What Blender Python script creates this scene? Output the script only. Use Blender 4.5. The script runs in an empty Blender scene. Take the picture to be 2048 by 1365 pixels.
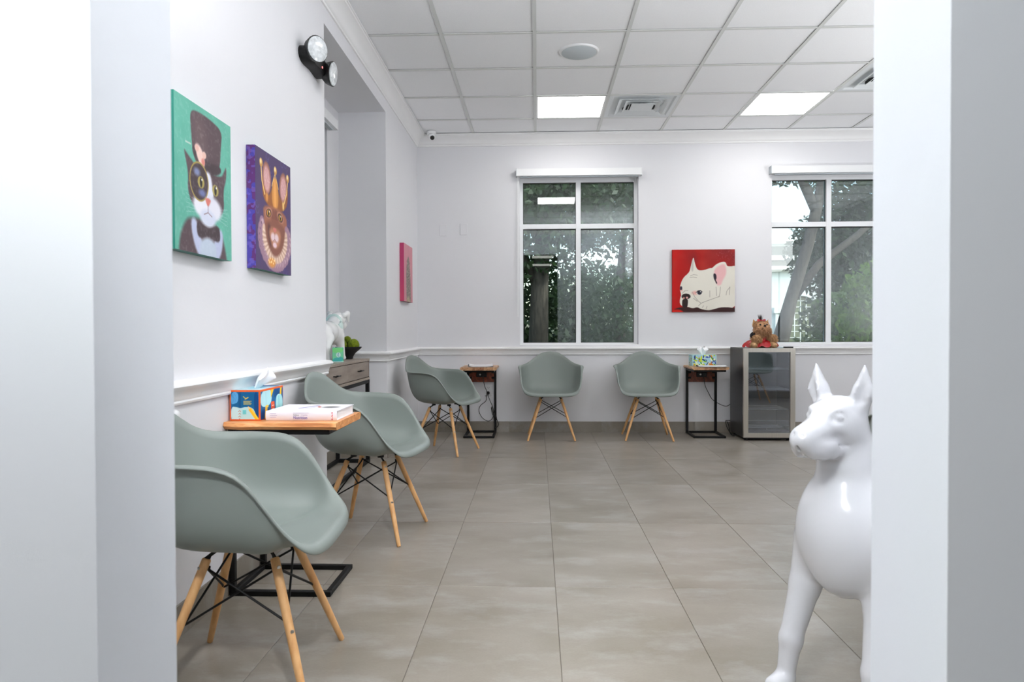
import bpy, bmesh, math, random
import numpy as np
from mathutils import Matrix, Vector
random.seed(7); RNG = np.random.default_rng(7)
S = bpy.context.scene
COL = S.collection
PI = math.pi

# ------------------------------------------------------------------ camera
def camera():
    yaw, pitch, roll = .0366, -.0153, -.0031
    cy, sy = math.cos(yaw), math.sin(yaw)
    r = Vector((cy, sy, 0)); f = Vector((-sy, cy, 0)); u = Vector((0, 0, 1))
    f2 = f * math.cos(pitch) + u * math.sin(pitch); u2 = u * math.cos(pitch) - f * math.sin(pitch)
    r3 = r * math.cos(roll) + u2 * math.sin(roll); u3 = u2 * math.cos(roll) - r * math.sin(roll)
    cd = bpy.data.cameras.new('camera'); co = bpy.data.objects.new('camera', cd); COL.objects.link(co)
    co.matrix_world = Matrix(((r3.x, u3.x, -f2.x, 0), (r3.y, u3.y, -f2.y, 0), (r3.z, u3.z, -f2.z, 1.015), (0, 0, 0, 1)))
    cd.sensor_width = 36; cd.lens = 1378 / 2048 * 36; cd.clip_start = .05; cd.clip_end = 200
    cd.dof.use_dof = True; cd.dof.focus_distance = 4.2; cd.dof.aperture_fstop = 8
    S.camera = co
camera()

# ------------------------------------------------------------------ light and exposure
S.view_settings.view_transform = 'Standard'; S.view_settings.look = 'None'
S.view_settings.gamma = 1; S.view_settings.use_curve_mapping = False
S.view_settings.exposure = 0.42
try:
    S.cycles.use_denoising = True; S.cycles.max_bounces = 10; S.cycles.diffuse_bounces = 6
    S.cycles.glossy_bounces = 5; S.cycles.transmission_bounces = 6; S.cycles.transparent_max_bounces = 12
    S.cycles.caustics_reflective = False; S.cycles.caustics_refractive = False
    S.cycles.sample_clamp_indirect = 6; S.cycles.use_adaptive_sampling = False
except Exception:
    pass
PANEL_L = 8.1        # radiance of the ceiling panels in the waiting room
FILL_L = 62.0         # of the unseen fill panel added in the hall for the door jambs
SOFT_L = 4.0          # of the softbox
HALL_L = 2.2          # of the dimmer ones in the hall behind the camera
W = bpy.data.worlds.new('world'); S.world = W; W.use_nodes = True
nt = W.node_tree; nt.nodes.clear()
o_ = nt.nodes.new('ShaderNodeOutputWorld'); b_ = nt.nodes.new('ShaderNodeBackground'); s_ = nt.nodes.new('ShaderNodeTexSky')
s_.sky_type = 'NISHITA'; s_.sun_disc = False; s_.sun_elevation = math.radians(48); s_.sun_rotation = math.radians(150)
s_.altitude = 0; s_.air_density = 1.2; s_.dust_density = 2.5; s_.ozone_density = 1
b_.inputs['Strength'].default_value = .60
nt.links.new(s_.outputs['Color'], b_.inputs['Color']); nt.links.new(b_.outputs[0], o_.inputs[0])
def sun():
    l = bpy.data.lights.new('sun', 'SUN'); l.energy = 5.0; l.angle = .02; l.color = (1, .95, .86)
    o = bpy.data.objects.new('sun', l); COL.objects.link(o)
    o.rotation_euler = Vector((.95, -.12, .65)).to_track_quat('Z', 'Y').to_euler()
sun()
def area(name, loc, aim, size, power, color=(1, 1, 1)):
    l = bpy.data.lights.new(name, 'AREA'); l.energy = power; l.shape = 'DISK'; l.size = size; l.color = color
    o = bpy.data.objects.new(name, l); COL.objects.link(o); o.location = loc
    o.rotation_euler = (Vector(loc) - Vector(aim)).to_track_quat('Z', 'Y').to_euler()
    return o
def key():
    l = bpy.data.lights.new('key_flash', 'SPOT'); l.energy = 185; l.spot_size = math.radians(46); l.spot_blend = .45; l.shadow_soft_size = .10; l.color = (.97, .985, 1)
    o = bpy.data.objects.new('key_flash', l); COL.objects.link(o); o.location = (.27, -.45, 2.88)
    o.rotation_euler = (Vector(o.location) - Vector((-.78, 2.6, .55))).to_track_quat('Z', 'Y').to_euler()
key()
area('bounce_flash', (1.30, 1.80, 1.95), (1.30, 1.801, 2.95), 0.4, 35, (.96, .98, 1))
area('bounce_flash', (-.78, 1.22, 1.9), (-.78, 1.221, 2.95), 0.3, 14, (.96, .98, 1))
area('bounce_flash', (4.0, 3.5, .8), (4.0, 3.501, 2.95), .6, 54, (.96, .98, 1))

# ------------------------------------------------------------------ colour and materials
def lin(c):
    return tuple(((x / 255) / 12.92 if x / 255 <= .04045 else ((x / 255 + .055) / 1.055) ** 2.4) for x in c)
MATS = {}
def mat(name, rgb, rough=.5, metal=0, var=.0, scale=8, spec=.5, bump=0, bscale=60, coat=0, stretch=None, rgb2=None, obj_var=0):
    if name in MATS: return MATS[name]
    m = bpy.data.materials.new(name); m.use_nodes = True; n = m.node_tree; p = n.nodes['Principled BSDF']
    c = lin(rgb); c2 = lin(rgb2) if rgb2 else tuple(x * (1 - var) for x in c)
    p.inputs['Roughness'].default_value = rough; p.inputs['Metallic'].default_value = metal
    p.inputs['Specular IOR Level'].default_value = spec
    p.inputs['Coat Weight'].default_value = coat
    tc = n.nodes.new('ShaderNodeTexCoord'); mp = n.nodes.new('ShaderNodeMapping')
    n.links.new(tc.outputs['Object'], mp.inputs['Vector'])
    if stretch: mp.inputs['Scale'].default_value = stretch
    nz = n.nodes.new('ShaderNodeTexNoise'); nz.inputs['Scale'].default_value = scale; nz.inputs['Detail'].default_value = 5
    n.links.new(mp.outputs[0], nz.inputs['Vector'])
    rp = n.nodes.new('ShaderNodeValToRGB'); rp.color_ramp.elements[0].position = .35; rp.color_ramp.elements[1].position = .65
    rp.color_ramp.elements[0].color = (*c2, 1); rp.color_ramp.elements[1].color = (*c, 1)
    n.links.new(nz.outputs['Fac'], rp.inputs['Fac'])
    src = rp.outputs['Color']
    if obj_var:
        oi = n.nodes.new('ShaderNodeObjectInfo'); mr = n.nodes.new('ShaderNodeMapRange')
        mr.inputs['To Min'].default_value = 1 - obj_var; mr.inputs['To Max'].default_value = 1 + obj_var
        n.links.new(oi.outputs['Random'], mr.inputs['Value'])
        hv = n.nodes.new('ShaderNodeHueSaturation'); n.links.new(src, hv.inputs['Color']); n.links.new(mr.outputs[0], hv.inputs['Value'])
        src = hv.outputs['Color']
    n.links.new(src, p.inputs['Base Color'])
    if bump:
        nb = n.nodes.new('ShaderNodeTexNoise'); nb.inputs['Scale'].default_value = bscale; nb.inputs['Detail'].default_value = 3
        n.links.new(tc.outputs['Object'], nb.inputs['Vector'])
        bp = n.nodes.new('ShaderNodeBump'); bp.inputs['Strength'].default_value = bump; bp.inputs['Distance'].default_value = .004
        n.links.new(nb.outputs['Fac'], bp.inputs['Height']); n.links.new(bp.outputs[0], p.inputs['Normal'])
    MATS[name] = m; return m
def emit(name, rgb, strength):
    m = bpy.data.materials.new(name); m.use_nodes = True; p = m.node_tree.nodes['Principled BSDF']
    p.inputs['Base Color'].default_value = (.8, .8, .8, 1)
    p.inputs['Emission Color'].default_value = (*rgb, 1); p.inputs['Emission Strength'].default_value = strength
    return m
def glass_mat(name, tint, f0=.10, rough=0.0):
    m = bpy.data.materials.new(name); m.use_nodes = True; n = m.node_tree; n.nodes.clear()
    out = n.nodes.new('ShaderNodeOutputMaterial'); mx = n.nodes.new('ShaderNodeMixShader')
    tr = n.nodes.new('ShaderNodeBsdfTransparent'); gl = n.nodes.new('ShaderNodeBsdfGlossy')
    tr.inputs[0].default_value = (*tint, 1); gl.inputs['Roughness'].default_value = rough; gl.inputs[0].default_value = (.95, .97, 1, 1)
    lw = n.nodes.new('ShaderNodeLayerWeight'); lw.inputs[0].default_value = .35
    mr = n.nodes.new('ShaderNodeMapRange'); mr.inputs['To Min'].default_value = f0; mr.inputs['To Max'].default_value = 1
    n.links.new(lw.outputs['Fresnel'], mr.inputs['Value'])
    mr.inputs['From Min'].default_value = .04
    n.links.new(mr.outputs[0], mx.inputs[0]); n.links.new(tr.outputs[0], mx.inputs[1]); n.links.new(gl.outputs[0], mx.inputs[2])
    n.links.new(mx.outputs[0], out.inputs[0]); return m
def attr_mat(name, rough=.6, bump=.0, spec=.3):
    m = bpy.data.materials.new(name); m.use_nodes = True; n = m.node_tree; p = n.nodes['Principled BSDF']
    a = n.nodes.new('ShaderNodeAttribute'); a.attribute_name = 'paint'
    n.links.new(a.outputs['Color'], p.inputs['Base Color']); p.inputs['Roughness'].default_value = rough
    p.inputs['Specular IOR Level'].default_value = spec
    if bump:
        tc = n.nodes.new('ShaderNodeTexCoord'); nb = n.nodes.new('ShaderNodeTexNoise'); nb.inputs['Scale'].default_value = 300
        n.links.new(tc.outputs['Object'], nb.inputs['Vector']); bp = n.nodes.new('ShaderNodeBump'); bp.inputs['Strength'].default_value = bump
        bp.inputs['Distance'].default_value = .001
        n.links.new(nb.outputs['Fac'], bp.inputs['Height']); n.links.new(bp.outputs[0], p.inputs['Normal'])
    return m
WHITE = mat('wall_paint', (224, 224, 227), .55, var=.015, scale=1.5, bump=.06, bscale=90, spec=.3)
HALLW = mat('hall_wall_paint', (226, 230, 236), .6, var=.015, scale=1.2, bump=.05, bscale=70, spec=.3)
TRIM = mat('trim_paint', (238, 238, 238), .35, var=.01)
VINYL = mat('window_vinyl', (236, 238, 240), .35, var=.01)
TILE_C = mat('ceiling_tile_board', (247, 248, 250), .9, var=.03, scale=140, bump=.25, bscale=220, spec=.1)
GRID = mat('ceiling_grid_paint', (216, 218, 216), .5, var=.01)
BLACK = mat('black_steel', (10, 10, 11), .5, spec=.3, var=.2, scale=20)
BLKP = mat('black_plastic', (14, 14, 15), .45, var=.1)
GRAYP = mat('grey_plastic', (188, 195, 200), .6, var=.02)
WHP = mat('white_plastic', (236, 237, 238), .35, var=.01)
CHROME = mat('steel_bolt', (190, 188, 182), .3, metal=1, var=.1)
STEEL = mat('brushed_steel', (205, 200, 190), .32, metal=1, var=.12, scale=4, stretch=(60, 1, 1), bump=.05, bscale=10)
SAGE = mat('sage_plastic', (129, 137, 132), .42, var=.02, scale=3, spec=.45)
BEECH = mat('beech_wood', (226, 178, 122), .5, rgb2=(205, 152, 96), scale=14, stretch=(3, 3, .35))

# ------------------------------------------------------------------ mesh helpers
class MB:
    def __init__(s): s.v = []; s.f = []; s.m = []; s.cur = 0
    def add(s, vs, fs):
        b = len(s.v); s.v += [tuple(map(float, x)) for x in vs]; s.f += [tuple(b + i for i in q) for q in fs]; s.m += [s.cur] * len(fs); return s
    def box(s, x0, y0, z0, x1, y1, z1):
        v = [(x0, y0, z0), (x1, y0, z0), (x1, y1, z0), (x0, y1, z0), (x0, y0, z1), (x1, y0, z1), (x1, y1, z1), (x0, y1, z1)]
        return s.add(v, [(0, 3, 2, 1), (4, 5, 6, 7), (0, 1, 5, 4), (1, 2, 6, 5), (2, 3, 7, 6), (3, 0, 4, 7)])
    def cbox(s, x0, y0, z0, x1, y1, z1, c=.004):      # box with its edges chamfered
        return s.prism_z([(x0 + c, y0), (x1 - c, y0), (x1, y0 + c), (x1, y1 - c), (x1 - c, y1), (x0 + c, y1), (x0, y1 - c), (x0, y0 + c)], z0, z1, c)
    def prism_z(s, pts, z0, z1, c=0):
        n = len(pts); P = np.array(pts, float); cen = P.mean(0)
        ins = lambda d: P - (P - cen) / np.maximum(np.abs(P - cen).max(0), 1e-6) * d
        rings = [(P, z0), (P, z1)] if not c else [(ins(c), z0), (P, z0 + c), (P, z1 - c), (ins(c), z1)]
        v = []; f = []
        for q, z in rings: v += [(a, b, z) for a, b in q]
        for k in range(len(rings) - 1):
            for i in range(n):
                j = (i + 1) % n; f.append((k * n + i, k * n + j, (k + 1) * n + j, (k + 1) * n + i))
        f.append(tuple(range(n - 1, -1, -1))); f.append(tuple((len(rings) - 1) * n + i for i in range(n)))
        return s.add(v, f)
    def tube(s, pts, r, n=10, cap=True):
        P = [Vector(p) for p in pts]; R = r if hasattr(r, '__len__') else [r] * len(P)
        v = []; f = []; up = None
        for i, p in enumerate(P):
            d = (P[min(i + 1, len(P) - 1)] - P[max(i - 1, 0)]).normalized()
            if up is None:
                up = Vector((0, 0, 1)) if abs(d.z) < .9 else Vector((1, 0, 0))
            a = d.cross(up).normalized(); b = a.cross(d).normalized(); up = b
            for k in range(n):
                t = 2 * PI * k / n; v.append(p + (a * math.cos(t) + b * math.sin(t)) * R[i])
        for i in range(len(P) - 1):
            for k in range(n):
                j = (k + 1) % n; f.append((i * n + k, i * n + j, (i + 1) * n + j, (i + 1) * n + k))
        if cap:
            f.append(tuple(range(n - 1, -1, -1))); f.append(tuple((len(P) - 1) * n + i for i in range(n)))
        return s.add(v, f)
    def lathe(s, prof, n=24, c=(0, 0, 0), axis='z'):
        v = []; f = []
        for r, h in prof:
            for k in range(n):
                t = 2 * PI * k / n; a, b = r * math.cos(t), r * math.sin(t)
                q = {'z': (a, b, h), 'y': (a, h, b), 'x': (h, a, b)}[axis]
                v.append((q[0] + c[0], q[1] + c[1], q[2] + c[2]))
        for i in range(len(prof) - 1):
            for k in range(n):
                j = (k + 1) % n; f.append((i * n + k, i * n + j, (i + 1) * n + j, (i + 1) * n + k))
        f.append(tuple(range(n - 1, -1, -1))); f.append(tuple((len(prof) - 1) * n + i for i in range(n)))
        return s.add(v, f)
    def extrude(s, prof, p0, p1, out, m0=0, m1=0):                # prof: (distance from the wall, height)
        p0 = Vector(p0); p1 = Vector(p1); out = Vector(out); n = len(prof)
        dr = (p1 - p0).normalized(); v = [p + out * d + dr * (m * d) + Vector((0, 0, h)) for p, m in ((p0, m0), (p1, m1)) for d, h in prof]
        f = [(i, (i + 1) % n, n + (i + 1) % n, n + i) for i in range(n)] + [tuple(range(n - 1, -1, -1)), tuple(range(n, 2 * n))]
        return s.add(v, f)
    def mesh(s, name, smooth=False, angle=None):
        me = bpy.data.meshes.new(name); me.from_pydata(s.v, [], s.f); me.update()
        bm = bmesh.new(); bm.from_mesh(me); bmesh.ops.recalc_face_normals(bm, faces=bm.faces); bm.to_mesh(me); bm.free()
        if any(s.m): me.polygons.foreach_set('material_index', s.m)
        if smooth or angle:
            me.shade_smooth()
            if angle: me.set_sharp_from_angle(angle=math.radians(angle))
        return me
def link(name, me, m=None, parent=None, loc=None):
    o = bpy.data.objects.new(name, me); COL.objects.link(o)
    if m is not None and len(me.materials) == 0:
        for q in (m if isinstance(m, (list, tuple)) else [m]): me.materials.append(q)
    if parent: o.parent = parent
    if loc: o.location = loc
    return o
def obj(name, mb, m, parent=None, smooth=False, angle=None, loc=None, label=None):
    o = link(name, mb.mesh(name, smooth, angle), m, parent, loc)
    if label: o['label'] = label
    return o
def tag(o, label, cat, group=None):
    o['label'] = label; o['category'] = cat
    if group: o['group'] = group
    return o
def thing(name, label, cat, loc=(0, 0, 0), rz=0, group=None):
    o = bpy.data.objects.new(name, None); COL.objects.link(o); o.empty_display_size = .05
    o.location = loc; o.rotation_euler = (0, 0, rz); return tag(o, label, cat, group)
def struct(name, mb, m, parent=None, **k):
    o = obj(name, mb, m, parent, **k)
    if not parent: o['kind'] = 'structure'
    return o
def copy_tree(o, parent=None):
    c = o.copy(); COL.objects.link(c)
    if parent: c.parent = parent
    for ch in list(o.children): copy_tree(ch, c)
    return c

# ------------------------------------------------------------------ implicit solids (smooth bodies)
def surface_net(f, lo, hi, h):
    lo = np.array(lo, float); n = np.ceil((np.array(hi) - lo) / h).astype(int) + 1
    ax = [(lo[i] + h * np.arange(n[i])).astype(np.float32) for i in range(3)]
    X, Y, Z = np.meshgrid(*ax, indexing='ij'); d = f(X, Y, Z).astype(np.float32)
    ins = d < 0
    cs = [(a, b, c) for a in (0, 1) for b in (0, 1) for c in (0, 1)]
    sl = lambda A, q: A[q[0]:A.shape[0] - 1 + q[0], q[1]:A.shape[1] - 1 + q[1], q[2]:A.shape[2] - 1 + q[2]]
    cnt = sum(sl(ins, q).astype(np.int8) for q in cs)
    act = (cnt > 0) & (cnt < 8)
    idx = -np.ones(act.shape, np.int64); I = np.argwhere(act); idx[act] = np.arange(len(I))
    acc = np.zeros((len(I), 3)); num = np.zeros(len(I))
    i, j, k = I.T
    for q in cs:
        for a in range(3):
            if q[a] == 0:
                r = list(q); r[a] = 1
                d0 = d[i + q[0], j + q[1], k + q[2]]; d1 = d[i + r[0], j + r[1], k + r[2]]
                m = (d0 < 0) != (d1 < 0); t = np.where(m, d0 / np.where(m, d0 - d1, 1), 0)
                p = np.repeat(np.array(q, float)[None], len(I), 0); p[:, a] += t
                acc[m] += p[m]; num[m] += 1
    V = lo + h * (I + acc / num[:, None])
    F = []
    for a in range(3):
        b, c = (a + 1) % 3, (a + 2) % 3
        s0 = [slice(None)] * 3; s1 = [slice(None)] * 3; s0[a] = slice(0, -1); s1[a] = slice(1, None)
        ch = np.argwhere(ins[tuple(s0)] != ins[tuple(s1)])
        ch = ch[(ch[:, b] > 0) & (ch[:, c] > 0) & (ch[:, b] < n[b] - 1) & (ch[:, c] < n[c] - 1)]
        q = []
        for db, dc in ((-1, -1), (0, -1), (0, 0), (-1, 0)):
            t = ch.copy(); t[:, b] += db; t[:, c] += dc; q.append(idx[t[:, 0], t[:, 1], t[:, 2]])
        q = np.stack(q, 1); flip = ~ins[tuple(ch.T)]
        q[flip] = q[flip][:, ::-1]; F.append(q)
    return V, np.concatenate(F)
def ell(c, r, rot=None):
    c = np.array(c, float); r = np.array(r, float)
    def f(X, Y, Z):
        x, y, z = X - c[0], Y - c[1], Z - c[2]
        if rot is not None:
            x, y, z = (rot[0][0] * x + rot[1][0] * y + rot[2][0] * z, rot[0][1] * x + rot[1][1] * y + rot[2][1] * z, rot[0][2] * x + rot[1][2] * y + rot[2][2] * z)
        k0 = np.sqrt((x / r[0]) ** 2 + (y / r[1]) ** 2 + (z / r[2]) ** 2)
        k1 = np.sqrt((x / r[0] ** 2) ** 2 + (y / r[1] ** 2) ** 2 + (z / r[2] ** 2) ** 2) + 1e-9
        return k0 * (k0 - 1) / k1
    return f
def cone(a, b, ra, rb):
    a = np.array(a, float); b = np.array(b, float); ab = b - a; L = float(ab @ ab)
    def f(X, Y, Z):
        x, y, z = X - a[0], Y - a[1], Z - a[2]
        t = np.clip((x * ab[0] + y * ab[1] + z * ab[2]) / L, 0, 1)
        return np.sqrt((x - t * ab[0]) ** 2 + (y - t * ab[1]) ** 2 + (z - t * ab[2]) ** 2) - (ra + (rb - ra) * t)
    return f
def smin(a, b, k):
    h = np.clip(.5 + .5 * (b - a) / k, 0, 1); return b + (a - b) * h - k * h * (1 - h)
def blend(items):                                     # (op, sdf, softness)
    def f(X, Y, Z):
        d = None
        for op, g, k in items:
            e = g(X, Y, Z)
            if d is None: d = e
            elif op == '+': d = smin(d, e, k)
            else: d = -smin(-d, e, k)
        return d
    return f
def net_mesh(name, f, lo, hi, h, relax=2):
    V, F = surface_net(f, lo, hi, h)
    me = bpy.data.meshes.new(name); me.from_pydata(V.tolist(), [], F.tolist()); me.update()
    bm = bmesh.new(); bm.from_mesh(me)
    for _ in range(relax): bmesh.ops.smooth_vert(bm, verts=bm.verts, factor=.5, use_axis_x=True, use_axis_y=True, use_axis_z=True)
    bmesh.ops.recalc_face_normals(bm, faces=bm.faces); bm.to_mesh(me); bm.free(); me.shade_smooth(); return me

# ------------------------------------------------------------------ flat prints (painted grids)
class Paint:
    def __init__(s, w, h, bg):
        s.w, s.h = w, h; s.U, s.V = np.meshgrid((np.arange(w) + .5) / w, (np.arange(h) + .5) / h); s.asp = h / w
        s.c = np.ones((h, w, 3)) * np.array(bg, float); s.px = 1.0 / w
    def noise(s, sc, sv=None, seed=0):
        sv = sv or sc; r = np.random.default_rng(seed); g = r.random((int(sv) + 3, int(sc) + 3)); x = s.U * sc; y = s.V * sv
        i = x.astype(int); j = y.astype(int); a = x - i; b = y - j; a = a * a * (3 - 2 * a); b = b * b * (3 - 2 * b)
        return (g[j, i] * (1 - a) + g[j, i + 1] * a) * (1 - b) + (g[j + 1, i] * (1 - a) + g[j + 1, i + 1] * a) * b
    def put(s, m, col):
        m = m[..., None]; s.c = s.c * (1 - m) + np.array(col, float) * m
    def soft(s, d, soft): return np.clip(.5 - d / max(soft, s.px), 0, 1)
    def poly(s, pts, col, soft=0, a=1, round_=True):
        P = np.array(pts, float)
        if round_:
            for _ in range(2):
                Q = np.roll(P, -1, 0); P = np.stack([.75 * P + .25 * Q, .25 * P + .75 * Q], 1).reshape(-1, 2)
        P = P * [1, s.asp]; x, y = s.U, s.V * s.asp; d = np.full(x.shape, 9.); sg = np.ones(x.shape)
        for i in range(len(P)):
            a0, b0 = P[i], P[i - 1]; e = b0 - a0; wx, wy = x - a0[0], y - a0[1]
            t = np.clip((wx * e[0] + wy * e[1]) / (e @ e + 1e-12), 0, 1); d = np.minimum(d, np.hypot(wx - e[0] * t, wy - e[1] * t))
            c1 = y >= a0[1]; c2 = y < b0[1]; c3 = e[0] * wy > e[1] * wx
            sg = np.where((c1 & c2 & c3) | (~c1 & ~c2 & ~c3), -sg, sg)
        s.put(s.soft(d * sg, soft) * a, col)
    def ell(s, cx, cy, rx, ry, col, soft=0, rot=0, a=1):
        x, y = s.U - cx, (s.V - cy) * s.asp; c, q = math.cos(rot), math.sin(rot); x, y = c * x + q * y, c * y - q * x
        d = (np.hypot(x / rx, y / ry) - 1) * min(rx, ry); s.put(s.soft(d, soft) * a, col)
    def line(s, pts, wd, col, soft=0, a=1):
        P = np.array(pts, float) * [1, s.asp]; x, y = s.U, s.V * s.asp; d = np.full(x.shape, 9.)
        for i in range(len(P) - 1):
            e = P[i + 1] - P[i]; wx, wy = x - P[i][0], y - P[i][1]; t = np.clip((wx * e[0] + wy * e[1]) / (e @ e + 1e-12), 0, 1)
            d = np.minimum(d, np.hypot(wx - e[0] * t, wy - e[1] * t))
        s.put(s.soft(d - wd / 2, soft) * a, col)
    def rgb(s): 
        c = np.clip(s.c, 0, 255) / 255; return np.where(c <= .04045, c / 12.92, ((c + .055) / 1.055) ** 2.4)
def print_mesh(name, pt, org, du, dv, nrm=0):         # the painted grid as a mesh spanning du, dv from its top-left corner
    w, h = pt.w, pt.h; org, du, dv = (np.array(q, float) for q in (org, du, dv))
    u, v = np.meshgrid(np.arange(w + 1) / w, np.arange(h + 1) / h)
    P = org + u[..., None] * du + v[..., None] * dv
    i = np.arange(h)[:, None] * (w + 1) + np.arange(w)[None]
    F = np.stack([i, i + w + 1, i + w + 2, i + 1], -1).reshape(-1, 4)
    me = bpy.data.meshes.new(name); me.from_pydata(P.reshape(-1, 3).tolist(), [], F.tolist())
    at = me.attributes.new('paint', 'FLOAT_COLOR', 'FACE')
    at.data.foreach_set('color', np.concatenate([pt.rgb().reshape(-1, 3), np.ones((w * h, 1))], 1).astype(np.float32).ravel())
    me.update(); return me
def text_obj(name, body, size, m, parent, mtx, extrude=.0004, align='LEFT'):
    cu = bpy.data.curves.new(name, 'FONT'); cu.body = body; cu.size = size; cu.extrude = extrude; cu.align_x = align; cu.resolution_u = 3
    t = bpy.data.objects.new(name, cu); COL.objects.link(t); bpy.context.view_layer.update()
    me = bpy.data.meshes.new_from_object(t.evaluated_get(bpy.context.evaluated_depsgraph_get()))
    bpy.data.objects.remove(t); bpy.data.curves.remove(cu); me.materials.clear()
    o = link(name, me, m, parent); o.matrix_local = mtx; return o

# ------------------------------------------------------------------ the room
XL, YB, CE = -1.195, 6.86, 2.952
XR = 5.0
def floor_material():
    m = bpy.data.materials.new('porcelain_floor_tile'); m.use_nodes = True; n = m.node_tree; p = n.nodes['Principled BSDF']; N = n.nodes.new; L = n.links.new
    g = N('ShaderNodeNewGeometry'); oi = N('ShaderNodeObjectInfo'); ad = N('ShaderNodeVectorMath'); ad.operation = 'MULTIPLY_ADD'
    ad.inputs[1].default_value = (1, 1, 1); sc = N('ShaderNodeVectorMath'); sc.operation = 'SCALE'; sc.inputs[0].default_value = (17, 9, 3)
    L(oi.outputs['Random'], sc.inputs['Scale']); L(g.outputs['Position'], ad.inputs[0]); L(sc.outputs[0], ad.inputs[2])
    def noise(scl, st, det=6, ro=.55):
        mp = N('ShaderNodeMapping'); mp.inputs['Scale'].default_value = st; L(ad.outputs[0], mp.inputs['Vector'])
        z = N('ShaderNodeTexNoise'); z.inputs['Scale'].default_value = scl; z.inputs['Detail'].default_value = det; z.inputs['Roughness'].default_value = ro
        L(mp.outputs[0], z.inputs['Vector']); return z.outputs['Fac']
    a = noise(2.2, (1, 1.6, 1)); b = noise(4.2, (1, 2.0, 1), 8, .62); c = noise(120, (1, 2.5, 1), 3)
    r1 = N('ShaderNodeValToRGB'); e = r1.color_ramp.elements; e[0].position = .3; e[0].color = (*lin((125, 117, 104)), 1); e[1].position = .68; e[1].color = (*lin((147, 140, 130)), 1)
    L(a, r1.inputs[0])
    r2 = N('ShaderNodeValToRGB'); e = r2.color_ramp.elements; e[0].position = .5; e[0].color = (0, 0, 0, 1); e[1].position = .85; e[1].color = (.75, .75, .75, 1); L(b, r2.inputs[0])
    mx = N('ShaderNodeMix'); mx.data_type = 'RGBA'; L(r2.outputs[0], mx.inputs[0]); L(r1.outputs[0], mx.inputs[6]); mx.inputs[7].default_value = (*lin((172, 171, 168)), 1)
    mr = N('ShaderNodeMapRange'); mr.inputs['To Min'].default_value = .95; mr.inputs['To Max'].default_value = 1.05; L(oi.outputs['Random'], mr.inputs['Value'])
    m2 = N('ShaderNodeMapRange'); m2.inputs['From Min'].default_value = .3; m2.inputs['From Max'].default_value = .7; m2.inputs['To Min'].default_value = .95; m2.inputs['To Max'].default_value = 1.05; L(c, m2.inputs['Value'])
    ml = N('ShaderNodeMath'); ml.operation = 'MULTIPLY'; L(mr.outputs[0], ml.inputs[0]); L(m2.outputs[0], ml.inputs[1])
    hv = N('ShaderNodeHueSaturation'); L(mx.outputs[2], hv.inputs['Color']); L(ml.outputs[0], hv.inputs['Value']); L(hv.outputs[0], p.inputs['Base Color'])
    rr = N('ShaderNodeMapRange'); rr.inputs['To Min'].default_value = .24; rr.inputs['To Max'].default_value = .42; L(b, rr.inputs['Value']); L(rr.outputs[0], p.inputs['Roughness'])
    bp = N('ShaderNodeBump'); bp.inputs['Strength'].default_value = .08; bp.inputs['Distance'].default_value = .002; L(b, bp.inputs['Height']); L(bp.outputs[0], p.inputs['Normal'])
    return m
FT = floor_material(); GROUT = mat('tile_grout', (124, 116, 106), .9, var=.15, scale=40)
floor = struct('floor', MB().box(-2.4, .0, -.06, XR + .2, YB + .2, -.003), GROUT)
struct('floor_tile_field', MB().box(-2.4, -8, -.06, XR + .2, 0, 0), FT, floor)
X0, SX, Y0, SY = -.392, .4616, 2.712, .9125
tile_mesh = {}
def tile(x0, y0, x1, y1):
    k = (round(x1 - x0, 4), round(y1 - y0, 4))
    if k not in tile_mesh:
        a, b = k[0] / 2 - .0009, k[1] / 2 - .0009; c = .001
        v = [(sx * q, sy * r, z) for q, r, z in ((a, b, -.006), (a, b, -c), (a - c, b - c, 0)) for sx, sy in ((-1, -1), (1, -1), (1, 1), (-1, 1))]
        tile_mesh[k] = MB().add(v, [(i + 4 * l, (i + 1) % 4 + 4 * l, (i + 1) % 4 + 4 * l + 4, i + 4 * l + 4) for l in (0, 1) for i in range(4)] + [(8, 9, 10, 11)]).mesh('floor_tile')
    link('floor_tile', tile_mesh[k], FT, floor, ((x0 + x1) / 2, (y0 + y1) / 2, 0))
for i in range(-3, 12):
    for j in range(-3, 5):
        a, b, c, d = X0 + i * SX, Y0 + j * SY, X0 + (i + 1) * SX, Y0 + (j + 1) * SY
        a, c = max(a, -1.6), min(c, XR); b, d = max(b, 0), min(d, YB)
        if c - a > .02 and d - b > .02: tile(a, b, c, d)

ceiling = struct('ceiling', MB().box(-1.8, .6, CE + .14, XR + .2, YB + .2, CE + .2), WHITE)
struct('ceiling_slab', MB().box(-2.4, -8, CE, XR + .2, .67, CE + .14), HALLW, ceiling)
GX, GY, G = -.623, 4.5196, .6096
LIGHTS = [(1, 2), (4, 2), (1, -2), (4, -2), (-1, -5)]
VENTS = [(2, 2), (5, 1)]
ctile = {}
for i in range(-1, 10):
    for j in range(-6, 4):
        a, b, c, d = GX + i * G, GY + j * G, GX + (i + 1) * G, GY + (j + 1) * G
        a, c = max(a, XL), min(c, XR); b, d = max(b, .82), min(d, YB)
        if c - a < .03 or d - b < .03 or (i, j) in LIGHTS or (i, j) in VENTS: continue
        k = (round(c - a, 3), round(d - b, 3))
        if k not in ctile: ctile[k] = MB().cbox(-k[0] / 2 + .009, -k[1] / 2 + .009, .007, k[0] / 2 - .009, k[1] / 2 - .009, .022, .003).mesh('ceiling_tile')
        link('ceiling_tile', ctile[k], TILE_C, ceiling, ((a + c) / 2, (b + d) / 2, CE))
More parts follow.
